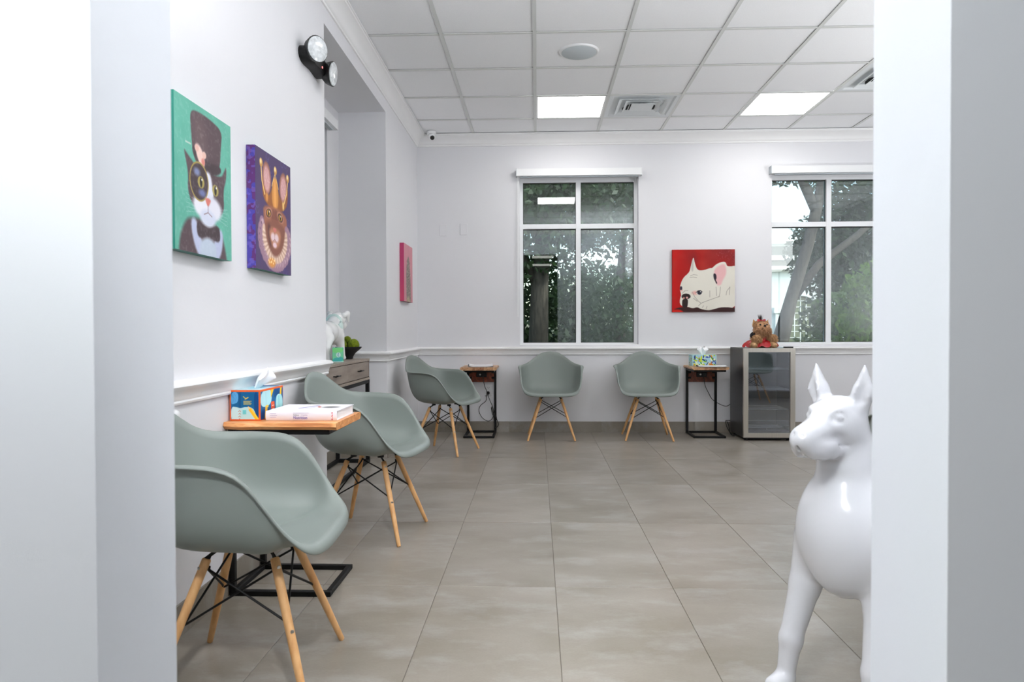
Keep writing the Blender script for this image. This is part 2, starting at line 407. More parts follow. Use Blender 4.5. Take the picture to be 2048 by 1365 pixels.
def runner(x0, y0, x1, y1):                           # an inverted T: flange and web
    h = .012
    m = MB()
    if abs(x1 - x0) < 1e-6: m.box(x0 - h, y0, CE, x0 + h, y1, CE + .0035); m.box(x0 - .002, y0, CE + .0035, x0 + .002, y1, CE + .035)
    else: m.box(x0, y0 - h, CE + .0005, x1, y0 + h, CE + .0035); m.box(x0, y0 - .002, CE + .0035, x1, y0 + .002, CE + .035)
    obj('grid_runner', m, GRID, ceiling)
for i in range(-1, 10):
    x = GX + i * G
    if XL < x < XR: runner(x, .82, x, YB)
for j in range(-6, 4):
    y = GY + j * G
    for i in range(-1, 10):
        a, c = max(GX + i * G, XL), min(GX + (i + 1) * G, XR)
        if y > .83 and c - a > .05: runner(a + .0125, y, c - .0125, y)

def holed(mb, u0, u1, z0, z1, holes, put):            # a wall cut round its openings
    us = sorted({u0, u1, *[q for h in holes for q in h[:2]]}); zs = sorted({z0, z1, *[q for h in holes for q in h[2:]]})
    for a, b in zip(us, us[1:]):
        for c, d in zip(zs, zs[1:]):
            um, zm = (a + b) / 2, (c + d) / 2
            if not any(h[0] < um < h[1] and h[2] < zm < h[3] for h in holes): put(mb, a, b, c, d)
    return mb
WZ0, WZ1 = .868, 2.55
W1, W2, W3 = (-.172, 1.002), (2.302, 3.476), (3.98, 5.15)
struct('wall_back', holed(MB(), -1.8, XR + .2, 0, CE + .14, [(*W1, WZ0, WZ1), (*W2, WZ0, WZ1)], lambda m, a, b, c, d: m.box(a, YB, c, b, YB + .2, d)), WHITE)
wl = MB()
wl.box(-1.8, .82, 0, XL, 3.86, CE + .14); wl.box(-1.8, 5.44, 0, XL, YB, CE + .14); wl.box(-1.8, 3.86, 2.748, XL, 5.44, CE + .14)
holed(wl, 3.86, 5.44, 0, 2.748, [(*W3, WZ0, WZ1)], lambda m, a, b, c, d: m.box(-1.8, a, c, -1.575, b, d))
struct('wall_left', wl, WHITE)
OX0, OX1, OZ = -.441, .3915, 2.466
struct('wall_front', holed(MB(), -2.4, XR + .2, 0, CE + .14, [(OX0, OX1, 0, OZ)], lambda m, a, b, c, d: m.box(a, .67, c, b, .82, d)), HALLW)
struct('wall_right', MB().box(XR, .82, 0, XR + .2, YB, CE + .14), WHITE)
struct('wall_partition', MB().box(1.62, .82, 0, 1.74, 2.42, CE + .14).box(1.62, 2.3, 0, XR, 2.42, CE + .14), WHITE)
hl = MB().box(-2.4, -8, 0, -2.25, .67, CE).box(2.25, -8, 0, 2.4, .67, CE).box(-2.4, -8.1, 0, 2.4, -8, CE)
struct('wall_hall', hl, mat('hall_grey_paint', (128, 132, 130), .7, var=.03))

# mouldings, chair rails and tile baseboards
RAIL = [(0, .772), (.012, .772), (.0145, .779), (.012, .785), (.0165, .792), (.0165, .799), (.021, .81), (.029, .82), (.037, .826), (.041, .834), (.039, .842), (.030, .848), (.012, .851), (0, .852)]
CROWN = [(0, 2.846), (.010, 2.846), (.013, 2.854), (.010, 2.861), (.017, 2.866), (.022, 2.876), (.030, 2.892), (.042, 2.908), (.058, 2.922), (.074, 2.931), (.084, 2.935), (.086, 2.943), (.094, 2.944), (.095, 2.952), (0, 2.952)]
k_ = 0
def trim(prof, *runs):
    global k_; k_ += 1
    m = MB()
    for r in runs: m.extrude(prof, *r)
    struct('trim_%d' % k_, m, TRIM, angle=38)
ex, ey = (1, 0, 0), (0, 1, 0); my = (0, -1, 0)
trim(RAIL, ((XL, .82, 0), (XL, 3.862, 0), ex))
trim(RAIL, ((-1.575, 5.44, 0), (XL, 5.44, 0), my, 0, 1))
trim(RAIL, ((XL, 5.44, 0), (XL, YB, 0), ex, -1, -1))
trim(RAIL, ((XL, YB, 0), (XR, YB, 0), my, 1, 0))
trim(CROWN, ((XL, .82, 0), (XL, YB, 0), ex, 1, -1))
trim(CROWN, ((XL, YB, 0), (XR, YB, 0), my, 1, 0))
trim(RAIL, ((1.74, 2.42, 0), (XR, 2.42, 0), ey))
trim(CROWN, ((1.62, 2.42, 0), (XR, 2.42, 0), ey))
trim(CROWN, ((XL, .82, 0), (1.62, .82, 0), ey, 1, 0))
def baseboard(name, runs):
    bb = None
    for (ax, fix, sgn, a, b) in runs:
        t = .009; core = MB()
        def bx(m, p, q, t0, t1, z0, z1):
            u, v = sorted((fix + sgn * t0, fix + sgn * t1))
            m.box(u, p, z0, v, q, z1) if ax == 'x' else m.box(p, u, z0, q, v, z1)
        bx(core, a, b, 0, .006, 0, .105)
        if bb is None: bb = struct(name, core, GROUT)
        else: obj('grout_bed', core, GROUT, bb)
        x = a
        while x < b - .01:
            y = min(x + .914, b); m = MB(); bx(m, x + .001, y - .001, .001, t, .0, .108); obj('baseboard_tile', m, FT, bb); x = y
baseboard('baseboard_left', [('x', XL, 1, .83, 3.86), ('x', XL, 1, 5.44, YB - .01), ('y', 5.44, -1, -1.575, XL), ('x', -1.575, 1, 3.86, 5.43), ('y', 3.86, 1, -1.575, XL)])
baseboard('baseboard_back', [('y', YB, -1, -.44 - .914 + .16, XR)])
baseboard('baseboard_partition', [('y', 2.42, 1, 1.62, XR)])

# windows with their shade cassettes
GLASS = glass_mat('window_glass', (.74, .79, .77), .065)
def window(n, ax, wall, sgn, a, b, flip=False):
    """ax: axis along the wall; wall: room-side face; sgn: direction towards outside"""
    def bx(m, u0, u1, d0, d1, z0, z1):
        p, q = sorted((wall + sgn * d0, wall + sgn * d1))
        return m.box(u0, p, z0, u1, q, z1) if ax == 'x' else m.box(p, u0, z0, q, u1, z1)
    fr = MB(); f = .032; d0, d1 = .095, .155; mid = (a + b) / 2
    bx(fr, a, a + f, d0, d1, WZ0, WZ1); bx(fr, b - f, b, d0, d1, WZ0, WZ1)
    bx(fr, a + f, b - f, d0, d1, WZ0, WZ0 + .022); bx(fr, a + f, b - f, d0, d1, WZ1 - .05, WZ1)
    w = struct('window_%d' % n, fr, VINYL)
    m = MB(); bx(m, mid - .024, mid + .024, d0 - .004, d1, WZ0 + .022, WZ1 - .05); obj('mullion', m, VINYL, w)
    for u0, u1 in ((a + f, mid - .024), (mid + .024, b - f)):
        m = MB(); bx(m, u0, u1, d0, d1, 2.036, 2.084); obj('transom_bar', m, VINYL, w)
        for z0, z1 in ((WZ0 + .022, 2.036), (2.084, WZ1 - .05)):
            m = MB(); bx(m, u0, u1, .128, .132, z0, z1); obj('glass_pane', m, GLASS, w)
            g = MB(); e = .006
            bx(g, u0, u0 + e, .121, .1275, z0, z1); bx(g, u1 - e, u1, .121, .1275, z0, z1); bx(g, u0, u1, .121, .1275, z1 - e * 1.4, z1); bx(g, u0, u1, .121, .1275, z0, z0 + e * .6)
            obj('gasket', g, BLKP, w)
    s = MB(); bx(s, a, b, 0, .095, WZ0, WZ0 + .006); obj('window_sill', s, TRIM, w)
    t = thing('roller_shade', ['', 'white roller shade cassette above the middle window of the back wall', 'white roller shade cassette above the right window, cut by the door jamb', 'white roller shade cassette above the window in the left alcove'][n], 'shade')
    c = MB(); bx(c, a - .028, b + .022, -.075, -.001, 2.534, 2.602); obj('cassette', c, WHP, t)
    r = MB(); bx(r, a + .01, b - .01, -.05, -.02, 2.522, 2.5335); obj('hem_bar', r, GRAYP, t)
    for u in (a - .032, b + .022):
        m = MB(); bx(m, u, u + .004, -.079, -.001, 2.53, 2.606); obj('end_cap', m, WHP if u > a else GRAYP, t)
    if n == 1:
        m = MB(); q = wall - sgn * .03; m.tube([(a - .021, q, 2.53), (a - .021, q, 1.15)], .0022, 6); m.tube([(a - .014, q, 2.53), (a - .014, q, 1.15)], .0022, 6); obj('pull_cord', m, WHP, t)
window(1, 'x', YB, 1, *W1); window(2, 'x', YB, 1, *W2); window(3, 'y', -1.575, -1, *W3)

# ------------------------------------------------------------------ fixtures of the ceiling and the walls
PANEL = emit('lit_panel', (1, .985, .955), PANEL_L); PANEL2 = emit('lit_hall_panel', (1, .97, .88), HALL_L)
pl = ['white lit square ceiling panel left of the near air vent', 'white lit square ceiling panel at right, beside the cut off vent',
      'white lit ceiling panel nearer the doorway, above the middle of the room', 'white lit ceiling panel nearer the doorway, towards the right',
      'white lit ceiling panel just inside, above the left wall chairs']
for n, (i, j) in enumerate(LIGHTS):
    t = thing('ceiling_light', pl[n], 'light', (GX + (i + .5) * G, GY + (j + .5) * G, CE), 0, 'square ceiling light panels')
    r, q = .2928, .279
    obj('frame', MB().box(-r, -r, .003, r, -q, .02).box(-r, q, .003, r, r, .02).box(-r, -q, .003, -q, q, .02).box(q, -q, .003, r, q, .02), WHP, t)
    obj('diffuser', MB().box(-q, -q, .006, q, q, .012), PANEL, t)
PANEL3 = emit('added_fill_panel', (.97, .985, 1), FILL_L)  # unseen panel added to brighten the door jambs
for n, (x, y) in enumerate([(.15, -4.1), (.15, -6.3), (-.80, -.20)]):
    t = thing('hall_emissive_panel', ['dim ceiling panel in the hall behind the camera, nearer one', 'dim ceiling panel in the hall behind the camera, farther one', 'unseen fill panel added in the hall to brighten the left door jamb'][n], 'light', (x, y, CE - .025), 0, 'hall ceiling panels')
    obj('frame', MB().box(-.3, -.3, .012, .3, .3, .025), WHP, t); obj('diffuser', MB().box(-.28, -.28, .004, .28, .28, .012), PANEL2 if n < 2 else PANEL3, t)
def vent(i, j, label):
    t = thing('air_vent', label, 'vent', (GX + (i + .5) * G, GY + (j + .5) * G, CE), 0, 'square ceiling air vents')
    def ring(r0, z0, r1, z1, th=.003, dy=0):
        v = [(sx * r, sy * r + dy, z) for r, z in ((r0, z0), (r1, z1), (r1, z1 + th), (r0, z0 + th)) for sx, sy in ((-1, -1), (1, -1), (1, 1), (-1, 1))]
        return MB().add(v, [(a * 4 + k, a * 4 + (k + 1) % 4, ((a + 1) % 4) * 4 + (k + 1) % 4, ((a + 1) % 4) * 4 + k) for a in range(4) for k in range(4)])
    VM = mat('vent_enamel', (222, 226, 228), .4, var=.01)
    obj('frame', ring(.2925, .001, .262, .002, .004), VM, t)
    obj('hood', MB().add([(sx * r, sy * r, z) for r, z in ((.262, .002), (.25, .014)) for sx, sy in ((-1, -1), (1, -1), (1, 1), (-1, 1))] + [(.15 * math.cos(PI / 4 + k * PI / 10), .085 + .15 * math.sin(PI / 4 + k * PI / 10), .014) for k in range(20)],
        [(k, (k + 1) % 4, 4 + (k + 1) % 4, 4 + k) for k in range(4)] + [(4 + (q + 2) % 4, 8 + q * 5 + k, 8 + (q * 5 + k + 1) % 20) for q in range(4) for k in range(5)] + [(4 + (q + 2) % 4, 8 + (q * 5 + 5) % 20, 4 + (q + 3) % 4) for q in range(4)]), VM, t)
    obj('duct', MB().lathe([(.15, .0142), (.15, .13), (.001, .13)], 20, (0, .085, 0)), mat('duct_black', (10, 10, 11), .8), t, angle=40)
    d = MB()
    for a in (PI / 4 + .2, -PI / 4 - .2, PI - PI / 4 - .2, PI + PI / 4 + .2): d.tube([(.145 * math.cos(a), .085 + .145 * math.sin(a), .018), (.05 * math.cos(a), .085 + .05 * math.sin(a), .03)], .005, 6)
    d.lathe([(.05, .026), (.05, .034), (.001, .034)], 16, (0, .085, 0)); obj('damper', d, GRAYP, t)
    obj('cone_ring', ring(.210, -.014, .178, .004, dy=-.026), VM, t); obj('cone_ring', ring(.150, -.016, .124, .0, dy=-.040), VM, t)
    obj('core_panel', MB().add([(q * .095, r * .095 - .05, z) for q, r, z in ((-1, -1, -.020), (1, -1, -.020), (1, 1, -.020), (-1, 1, -.020), (0, 0, -.008), (-1, -1, -.017), (1, -1, -.017), (1, 1, -.017), (-1, 1, -.017))],
        [(0, 4, 1), (1, 4, 2), (2, 4, 3), (3, 4, 0), (0, 1, 6, 5), (1, 2, 7, 6), (2, 3, 8, 7), (3, 0, 5, 8), (5, 6, 7, 8)]), VM, t)
    for sx in (-1, 1): obj('bracket', MB().box(sx * .10 - .004, -.21, .004, sx * .10 + .004, .21, .007), VM, t)
vent(2, 2, 'square stepped ceiling air vent between the two lit panels'); vent(5, 1, 'ceiling air vent at upper right cut by the door jamb')
t = thing('ceiling_speaker', 'round white ceiling speaker with pale grey grille', 'speaker', (.296, 4.846, CE + .007))
obj('bezel', MB().lathe([(.139, 0), (.137, -.006), (.13, -.011), (.122, -.010), (.122, -.004), (.001, -.004)], 40), WHP, t, angle=40)
obj('grille', MB().lathe([(.1215, -.0045), (.1215, -.011), (.118, -.013), (.001, -.014)], 40), mat('speaker_grille', (200, 208, 212), .6, bump=.4, bscale=700), t, angle=40)
t = thing('security_camera', 'small white dome security camera in the upper left corner', 'camera', (-1.022, 6.70, 2.952))
obj('mount', MB().lathe([(.045, 0), (.045, -.02), (.041, -.026), (.001, -.026)], 24), WHP, t, angle=40)
L_ = Vector((.32, -.72, -.62)).normalized(); c_ = Vector((0, 0, -.045))
bm_ = bmesh.new(); bmesh.ops.create_uvsphere(bm_, u_segments=20, v_segments=12, radius=.036); bmesh.ops.translate(bm_, verts=bm_.verts, vec=c_)
me_ = bpy.data.meshes.new('dome'); bm_.to_mesh(me_); bm_.free(); me_.shade_smooth(); link('dome', me_, WHP, t)
obj('lens', MB().tube([c_ + L_ * .028, c_ + L_ * .037, c_ + L_ * .040], [.022, .021, .012], 16), BLKP, t)
# emergency light on the left wall
t = thing('emergency_light', 'black twin-head emergency light high on the left wall', 'emergency light', (XL, 3.60, 2.425))
prof = []
for a in np.linspace(0, 2 * PI, 28, endpoint=False):
    y = .165 * math.copysign(abs(math.cos(a)) ** .8, math.cos(a)); z = (.036 + .030 * (abs(y) / .165) ** 1.5) * math.sin(a); prof.append((y, z))
pv = [(x, y * s, z * s - .0 + dz) for x, s, dz in ((0, 1, 0), (.045, 1, 0), (.062, .86, 0)) for y, z in prof]
obj('housing', MB().add(pv, [(l * 28 + k, l * 28 + (k + 1) % 28, (l + 1) * 28 + (k + 1) % 28, (l + 1) * 28 + k) for l in (0, 1) for k in range(28)] + [tuple(range(56, 84))]), BLACK, t, angle=35)
LENS = mat('lamp_lens', (214, 218, 220), .18, var=.22, scale=55, coat=.5, rgb2=(176, 180, 182))
for sy, dirv in ((-1, Vector((.72, -.46, -.10))), (1, Vector((.95, -.03, -.12)))):
    d = dirv.normalized(); c = Vector((.075, sy * .125, .018 if sy < 0 else -.012))
    h = obj('lamp_head', MB().tube([c - d * .045, c - d * .02, c + d * .012, c + d * .016], [.03, .055, .066, .066], 24), BLKP, t, angle=40)
    obj('lamp_lens', MB().tube([c + d * .0155, c + d * .020, c + d * .026, c + d * .028], [.061, .061, .045, .01], 24), LENS, h, angle=40)
obj('indicator', MB().lathe([(.006, 0), (.006, .004), (.001, .005)], 10, (.060, .028, -.014), 'x'), emit('red_indicator', (1, .06, .05), 1.5), t)
# cover plates and the socket
for n, x in enumerate((-.934, -.729)):
    z = 2.017 + n * .009
    t = thing('cover_plate', ['blank white wall cover plate, left one of the pair left of the window', 'blank white wall cover plate, right one of the pair, nearer the window'][n], 'cover plate', (x, YB, z), 0, 'blank cover plates')
    obj('plate', MB().cbox(-.036, -.007, -.058, .036, 0, .058, .003), WHITE, t); obj('screw', MB().lathe([(.003, -.0072), (.0025, -.008), (.0005, -.008)], 8, axis='y'), WHP, t)
t = thing('power_outlet', 'white wall power outlet behind the corner side table', 'outlet', (-.487, YB, .418))
obj('plate', MB().cbox(-.036, -.006, -.058, .036, 0, .058, .003), WHP, t)
for z in (.026, -.026):
    f = obj('socket_face', MB().lathe([(.0165, -.006), (.0165, -.008), (.001, -.008)], 16, (0, 0, z), 'y'), WHP, t)
    obj('slot', MB().box(-.008, -.0085, z - .002, -.006, -.0079, z + .007).box(.006, -.0085, z - .002, .008, -.0079, z + .007).box(-.002, -.0085, z - .010, .002, -.0079, z - .006), BLKP, f)
tag(obj('wall_bumper', MB().tube([(XL, 2.205, .742), (XL + .014, 2.205, .742), (XL + .022, 2.205, .742), (XL + .025, 2.205, .742)], [.018, .018, .013, .004], 16), WHP, smooth=True), 'small round white bumper on the left wall at the door jamb', 'bumper')

# ------------------------------------------------------------------ shell armchairs
def interp(x, xs, ys):                                # smooth monotone interpolation
    xs, ys = np.array(xs, float), np.array(ys, float); h = np.diff(xs); d = np.diff(ys) / h
    m = np.concatenate([[d[0]], np.where(d[:-1] * d[1:] > 0, 2 * d[:-1] * d[1:] / (d[:-1] + d[1:] + 1e-12), 0), [d[-1]]])
    i = np.clip(np.searchsorted(xs, x) - 1, 0, len(h) - 1); t = (x - xs[i]) / h[i]
    return (2*t**3-3*t**2+1)*ys[i] + (t**3-2*t**2+t)*h[i]*m[i] + (-2*t**3+3*t**2)*ys[i+1] + (t**3-t**2)*h[i]*m[i+1]
def shell_mesh():
    """local frame: +x is the sitter's front, y across, z up"""
    n = 96; K = 26
    # half outline of the rim (front middle -> back middle), as key points x, y, z and the width of the turned-out lip
    key = np.array([
        # s     x      y      z     lip   drop
        (0.00, 0.240, 0.000, 0.440, 0.018, 0.028),
        (0.08, 0.240, 0.085, 0.440, 0.018, 0.028),
        (0.16, 0.233, 0.170, 0.441, 0.017, 0.025),
        (0.22, 0.214, 0.228, 0.453, 0.016, 0.017),
        (0.28, 0.176, 0.256, 0.490, 0.014, 0.009),
        (0.34, 0.132, 0.270, 0.553, 0.014, 0.005),
        (0.40, 0.084, 0.277, 0.620, 0.016, 0.003),
        (0.45, 0.042, 0.280, 0.656, 0.022, 0.002),
        (0.50, -0.010, 0.281, 0.672, 0.028, 0.001),
        (0.58, -0.090, 0.280, 0.677, 0.028, 0.001),
        (0.65, -0.158, 0.274, 0.679, 0.026, 0.001),
        (0.71, -0.210, 0.246, 0.686, 0.018, 0.001),
        (0.77, -0.247, 0.206, 0.706, 0.013, 0.001),
        (0.83, -0.276, 0.158, 0.743, 0.010, 0.001),
        (0.89, -0.298, 0.106, 0.780, 0.009, 0.001),
        (0.95, -0.312, 0.052, 0.801, 0.008, 0.001),
        (1.00, -0.315, 0.000, 0.807, 0.008, 0.001)])
    s = np.linspace(0, 1, n // 2 + 1)
    H = np.stack([interp(s, key[:, 0], key[:, c]) for c in range(1, 6)], 1)
    rim = np.concatenate([H, H[-2:0:-1] * [1, -1, 1, 1, 1]]); N = len(rim)
    cx, zc = -.04, .414
    t = np.linspace(0, 1, K)[1:]
    V = [(cx, 0, zc)]
    for q in t:
        for (x, y, z, lip, dr) in rim:
            up = max(z - .44, 0) / .23; up = min(up, 1.6)
            bk = max(-x - .03, 0) / .29                    # the back leans more than the arms
            r1 = .90 - .16 * bk; r2 = 1.0 - .13 * bk
            P = ((0, zc), (r1, zc - .006), (r2, zc + (.02 + .05 * up * (1 + bk)) * (z - zc)), (1, z))
            B = ((1-q)**3, 3*q*(1-q)**2, 3*q*q*(1-q), q**3)
            if up < .05: rr, zz = q, zc + (z - zc) * q * q
            else: rr = sum(b * p[0] for b, p in zip(B, P)); zz = sum(b * p[1] for b, p in zip(B, P)); 
            if up < .3:
                w = up / .3; r0, z0 = q, zc + (z - zc) * q * q; rr = r0 * (1 - w) + rr * w; zz = z0 * (1 - w) + zz * w
            V.append((cx + (x - cx) * rr, y * rr, zz))
    for a, b in ((.45, .25), (.8, .55), (1, 1)):      # the lip
        for (x, y, z, lip, dr) in rim:
            d = math.hypot(x * .9, y) or 1; V.append((x + x * .9 / d * lip * a, y + y / d * lip * a, z - dr * b + .0015 * (1 - b)))
    g = np.array(V[1:1 + (K - 1) * N]).reshape(K - 1, N, 3); c0 = np.array(V[0])
    for _ in range(10):
        q = g.copy(); up_ = np.concatenate([np.repeat(c0[None, None], N, 1), g[:-2]]); q[:-1] = (g[:-1] * 2 + up_ + g[1:] + np.roll(g, 1, 1)[:-1] + np.roll(g, -1, 1)[:-1]) / 6
        g = q
    V[1:1 + (K - 1) * N] = [tuple(x) for x in g.reshape(-1, 3)]
    R = K - 1 + 3; F = [(0, 1 + k, 1 + (k + 1) % N) for k in range(N)]
    for l in range(R - 1):
        for k in range(N): F.append((1 + l * N + k, 1 + (l + 1) * N + k, 1 + (l + 1) * N + (k + 1) % N, 1 + l * N + (k + 1) % N))
    top = np.array(V)
    me = bpy.data.meshes.new('t'); me.from_pydata(V, [], F); me.update(); bm = bmesh.new(); bm.from_mesh(me); bmesh.ops.recalc_face_normals(bm, faces=bm.faces); bm.normal_update()
    nr = np.array([v.normal for v in bm.verts]); bm.free(); bpy.data.meshes.remove(me)
    if nr[0, 2] < 0: nr = -nr
    bot = top - nr * .0055; M = len(top)
    F2 = F + [tuple(M + i for i in q[::-1]) for q in F]; b0 = 1 + (R - 1) * N
    mid = (top[b0:] + bot[b0:]) / 2; out = mid - top[b0 - N:b0]; out /= np.linalg.norm(out, axis=1)[:, None] + 1e-9
    mid = mid + out * .0028; A = np.concatenate([top, bot, mid])
    for k in range(N):
        j = (k + 1) % N; F2 += [(b0 + k, 2 * M + k, 2 * M + j, b0 + j), (2 * M + k, M + b0 + k, M + b0 + j, 2 * M + j)]
    mb = MB().add(A.tolist(), F2); return mb.mesh('seat_shell', True)
BOLT = CHROME
def make_chair():
    t = thing('shell_armchair', 'x', 'chair')
    link('seat_shell', shell_mesh(), SAGE, t)
    TX, TY, TZ, FX, FY = .094, .094, .376, .214, .217
    for sx in (1, -1):
        for sy in (1, -1):
            top, ft = Vector((sx * TX, sy * TY, TZ)), Vector((sx * FX, sy * FY, .0015)); d = (top - ft).normalized()
            l = obj('leg', MB().tube([ft, ft + d * .003, ft + d * .15, ft + d * .30, top - d * .004, top], [.0078, .0092, .0118, .0128, .0128, .0105], 14), BEECH, t, angle=50)
            out = Vector((sx, sy, 0)).normalized()
            for q in (.025, .20):
                c = top - d * q; obj('bolt', MB().tube([c + out * .0115, c + out * .0145, c + out * .0152], [.0055, .0055, .003], 8), CHROME, l)
            # strap from the seat into the slot of the leg
            a = Vector((sx * .070, sy * .070, .396)); w = Vector((-sy, sx, 0)).normalized() * .002; g = Vector((sx, sy, 0)).normalized() * .011
            pts = [a + Vector((-sx * .028, -sy * .028, .001)), a, top + d * .004, top - d * .055]
            v = []
            for p in pts: v += [p - g * .9 - w, p + g * .9 - w, p + g * .9 + w, p - g * .9 + w]
            obj('bracket', MB().add(v, [(4 * i + k, 4 * i + (k + 1) % 4, 4 * i + 4 + (k + 1) % 4, 4 * i + 4 + k) for i in range(3) for k in range(4)] + [(3, 2, 1, 0), (12, 13, 14, 15)]).tube([a + Vector((0, 0, -.004)), a + Vector((0, 0, .010))], .016, 10), BLACK, t)
    def at(sx, sy, h, inn=.010):
        top, ft = Vector((sx * TX, sy * TY, TZ)), Vector((sx * FX, sy * FY, 0)); p = ft + (top - ft) * (h / TZ); q = Vector((sx, sy, 0)).normalized() * inn; return p - q
    R = .0034
    for s in (1, -1):
        for (a, b) in (((s, 1), (s, -1)), ((1, s), (-1, s))):
            for e, (u, v) in enumerate(((a, b), (b, a))):
                off = Vector((0, 0, .006 * (1 if e else -1)))
                obj('brace_rod', MB().tube([at(*u, .352, .018), at(*u, .345, .014) * .97 + at(*v, .21) * .03 + off * .5, at(*v, .21, .010) * .97 + at(*u, .345) * .03 + off * .5, at(*v, .206, .006)], R, 7), BLACK, t)
    return t
chair = make_chair()
G_CH = 'sage shell armchairs'
spots = [(-.842, 1.995, 4, 'sage green shell armchair nearest the camera, cut by the left jamb'),
         (-.832, 3.440, -8, 'sage green shell armchair between the book table and the grey console'),
         (-.775, 5.755, -18, 'sage green shell armchair turned sideways in the far left corner'),
         (.128, 6.505, -90, 'sage green shell armchair facing us under the middle window'),
         (1.030, 6.508, -92.8, 'sage green shell armchair facing us left of the multicoloured tissue box table'),
         (1.665, 2.86, 92, 'sage green armchair, a sliver showing behind the white dog statue'),
         (3.0, 2.86, 90, 'sage green armchair hidden by the right jamb, mirrored in the fridge door')]
for n, (x, y, a, lab) in enumerate(spots):
    c = chair if n == 0 else copy_tree(chair)
    c.location = (x, y, 0); c.rotation_euler = (0, 0, math.radians(a)); tag(c, lab, 'chair', G_CH)

# ------------------------------------------------------------------ C-shaped side tables
def wood_material(name, c1, c2, c3):
    m = bpy.data.materials.new(name); m.use_nodes = True; n = m.node_tree; p = n.nodes['Principled BSDF']; N = n.nodes.new; L = n.links.new
    tc = N('ShaderNodeTexCoord'); mp = N('ShaderNodeMapping'); mp.inputs['Scale'].default_value = (1.2, 9, 9); L(tc.outputs['Object'], mp.inputs[0])
    z = N('ShaderNodeTexNoise'); z.inputs['Scale'].default_value = 4; z.inputs['Detail'].default_value = 6; z.inputs['Distortion'].default_value = 1.2; L(mp.outputs[0], z.inputs['Vector'])
    r = N('ShaderNodeValToRGB'); e = r.color_ramp.elements; e[0].position = .32; e[0].color = (*lin(c1), 1); e[1].position = .72; e[1].color = (*lin(c3), 1)
    k = e.new(.52); k.color = (*lin(c2), 1); L(z.outputs['Fac'], r.inputs[0]); L(r.outputs[0], p.inputs['Base Color']); p.inputs['Roughness'].default_value = .38
    return m
ACACIA = wood_material('acacia_wood', (184, 112, 62), (222, 150, 90), (240, 188, 128))
ACACIA2 = wood_material('acacia_dark_wood', (128, 82, 56), (164, 116, 82), (200, 156, 118))
ACACIA3 = wood_material('acacia_pale_wood', (150, 108, 76), (190, 146, 106), (216, 178, 138))
MAHOG = wood_material('mahogany_apron', (84, 34, 18), (122, 54, 28), (146, 74, 40))
def side_table(label, loc, rz, D, WD, slab_m, seed, planks, apron=True):
    """local: posts at the back (x=0), opening towards +x; WD wide in y"""
    t = thing('side_table', label, 'side table', loc, rz, 'wood topped C-shaped side tables'); b = .011; h = WD / 2; Z = .641
    for y in (-h + b, h - b): obj('post', MB().cbox(0, y - b, .02, 2 * b, y + b, Z, .002), BLACK, t)
    for y in (-h + b, h - b):
        obj('base_rail', MB().cbox(0, y - b, 0, D, y + b, .02, .002), BLACK, t)
        obj('top_rail', MB().cbox(2 * b, y - b, Z - .02, D, y + b, Z, .002), BLACK, t)
    for x, nm in ((b, 'base_bar'), (D - b, 'base_bar')): obj(nm, MB().cbox(x - b, -h + 2 * b, 0, x + b, h - 2 * b, .02, .002), BLACK, t)
    obj('top_bar', MB().cbox(D - 2 * b, -h + 2 * b, Z - .02, D, h - 2 * b, Z, .002), BLACK, t)
    # live edge slab made of glued planks running from back to front
    r = np.random.default_rng(seed); L0, L1 = -.012, D + .035; half = h + .022
    nx = 22; xs = np.linspace(L0, L1, nx); wob = [np.interp(xs, np.linspace(L0, L1, 7), r.normal(0, .005, 7)) for _ in (0, 1)]
    edges = np.linspace(-1, 1, planks + 1)
    for k in range(planks):
        m = MB(); rows = []
        for x, w0, w1 in zip(xs, *wob):
            ya = (-half + w0) if k == 0 else edges[k] * half; yb = (half + w1) if k == planks - 1 else edges[k + 1] * half
            ea = .013 if k == 0 else 0; eb = .013 if k == planks - 1 else 0
            rows.append([(x, ya + ea, Z), (x, yb - eb, Z), (x, yb, Z + .013), (x, yb - eb * .3, Z + .0255), (x, yb - eb * .55, Z + .028), (x, ya + ea * .55, Z + .028), (x, ya + ea * .3, Z + .0255), (x, ya, Z + .013)])
        v = [p for q in rows for p in q]; f = [(8 * i + a, 8 * i + (a + 1) % 8, 8 * i + 8 + (a + 1) % 8, 8 * i + 8 + a) for i in range(nx - 1) for a in range(8)]
        f += [tuple(range(7, -1, -1)), tuple(8 * (nx - 1) + a for a in range(8))]
        obj('tabletop_plank', m.add(v, f), slab_m if k % 2 == 0 else ACACIA2 if planks > 1 else slab_m, t, angle=35)
    if apron:
        obj('apron', MB().cbox(.002, -h + 2 * b, .505, .020, h - 2 * b, Z - .003, .002), MAHOG, t)
        o = obj('outlet_strip', MB().cbox(.020, -.052, .552, .036, .052, .600, .004), BLKP, t)
        obj('button', MB().lathe([(.009, .036), (.009, .0385), (.004, .039), (.001, .039)], 14, (0, -.014, .578), 'x'), CHROME, o)
        obj('socket', MB().cbox(.0355, .012, .563, .0375, .040, .590, .002), mat('socket_black', (26, 26, 28), .3), o)
        for y in (-h + .03, h - .03):
            for z in (.545, .60): obj('bracket', MB().cbox(.020, y - .018, z - .010, .026, y + .018, z + .010, .002), BLACK, t)
    return t
side_table('black framed side table with orange wood top under the book and orange tissue box', (-1.182, 2.742, 0), 0, .392, .318, ACACIA, 3, 1, False)
T_CORNER = side_table('black framed side table in the far corner with an open notebook on it', (-.553, 6.842, 0), -PI / 2, .385, .292, ACACIA3, 8, 3)
T_FRIDGE = side_table('black framed side table left of the fridge, with multicoloured tissue box', (1.612, 6.845, 0), -PI / 2, .350, .30, ACACIA3, 11, 3)
TZ = .6695

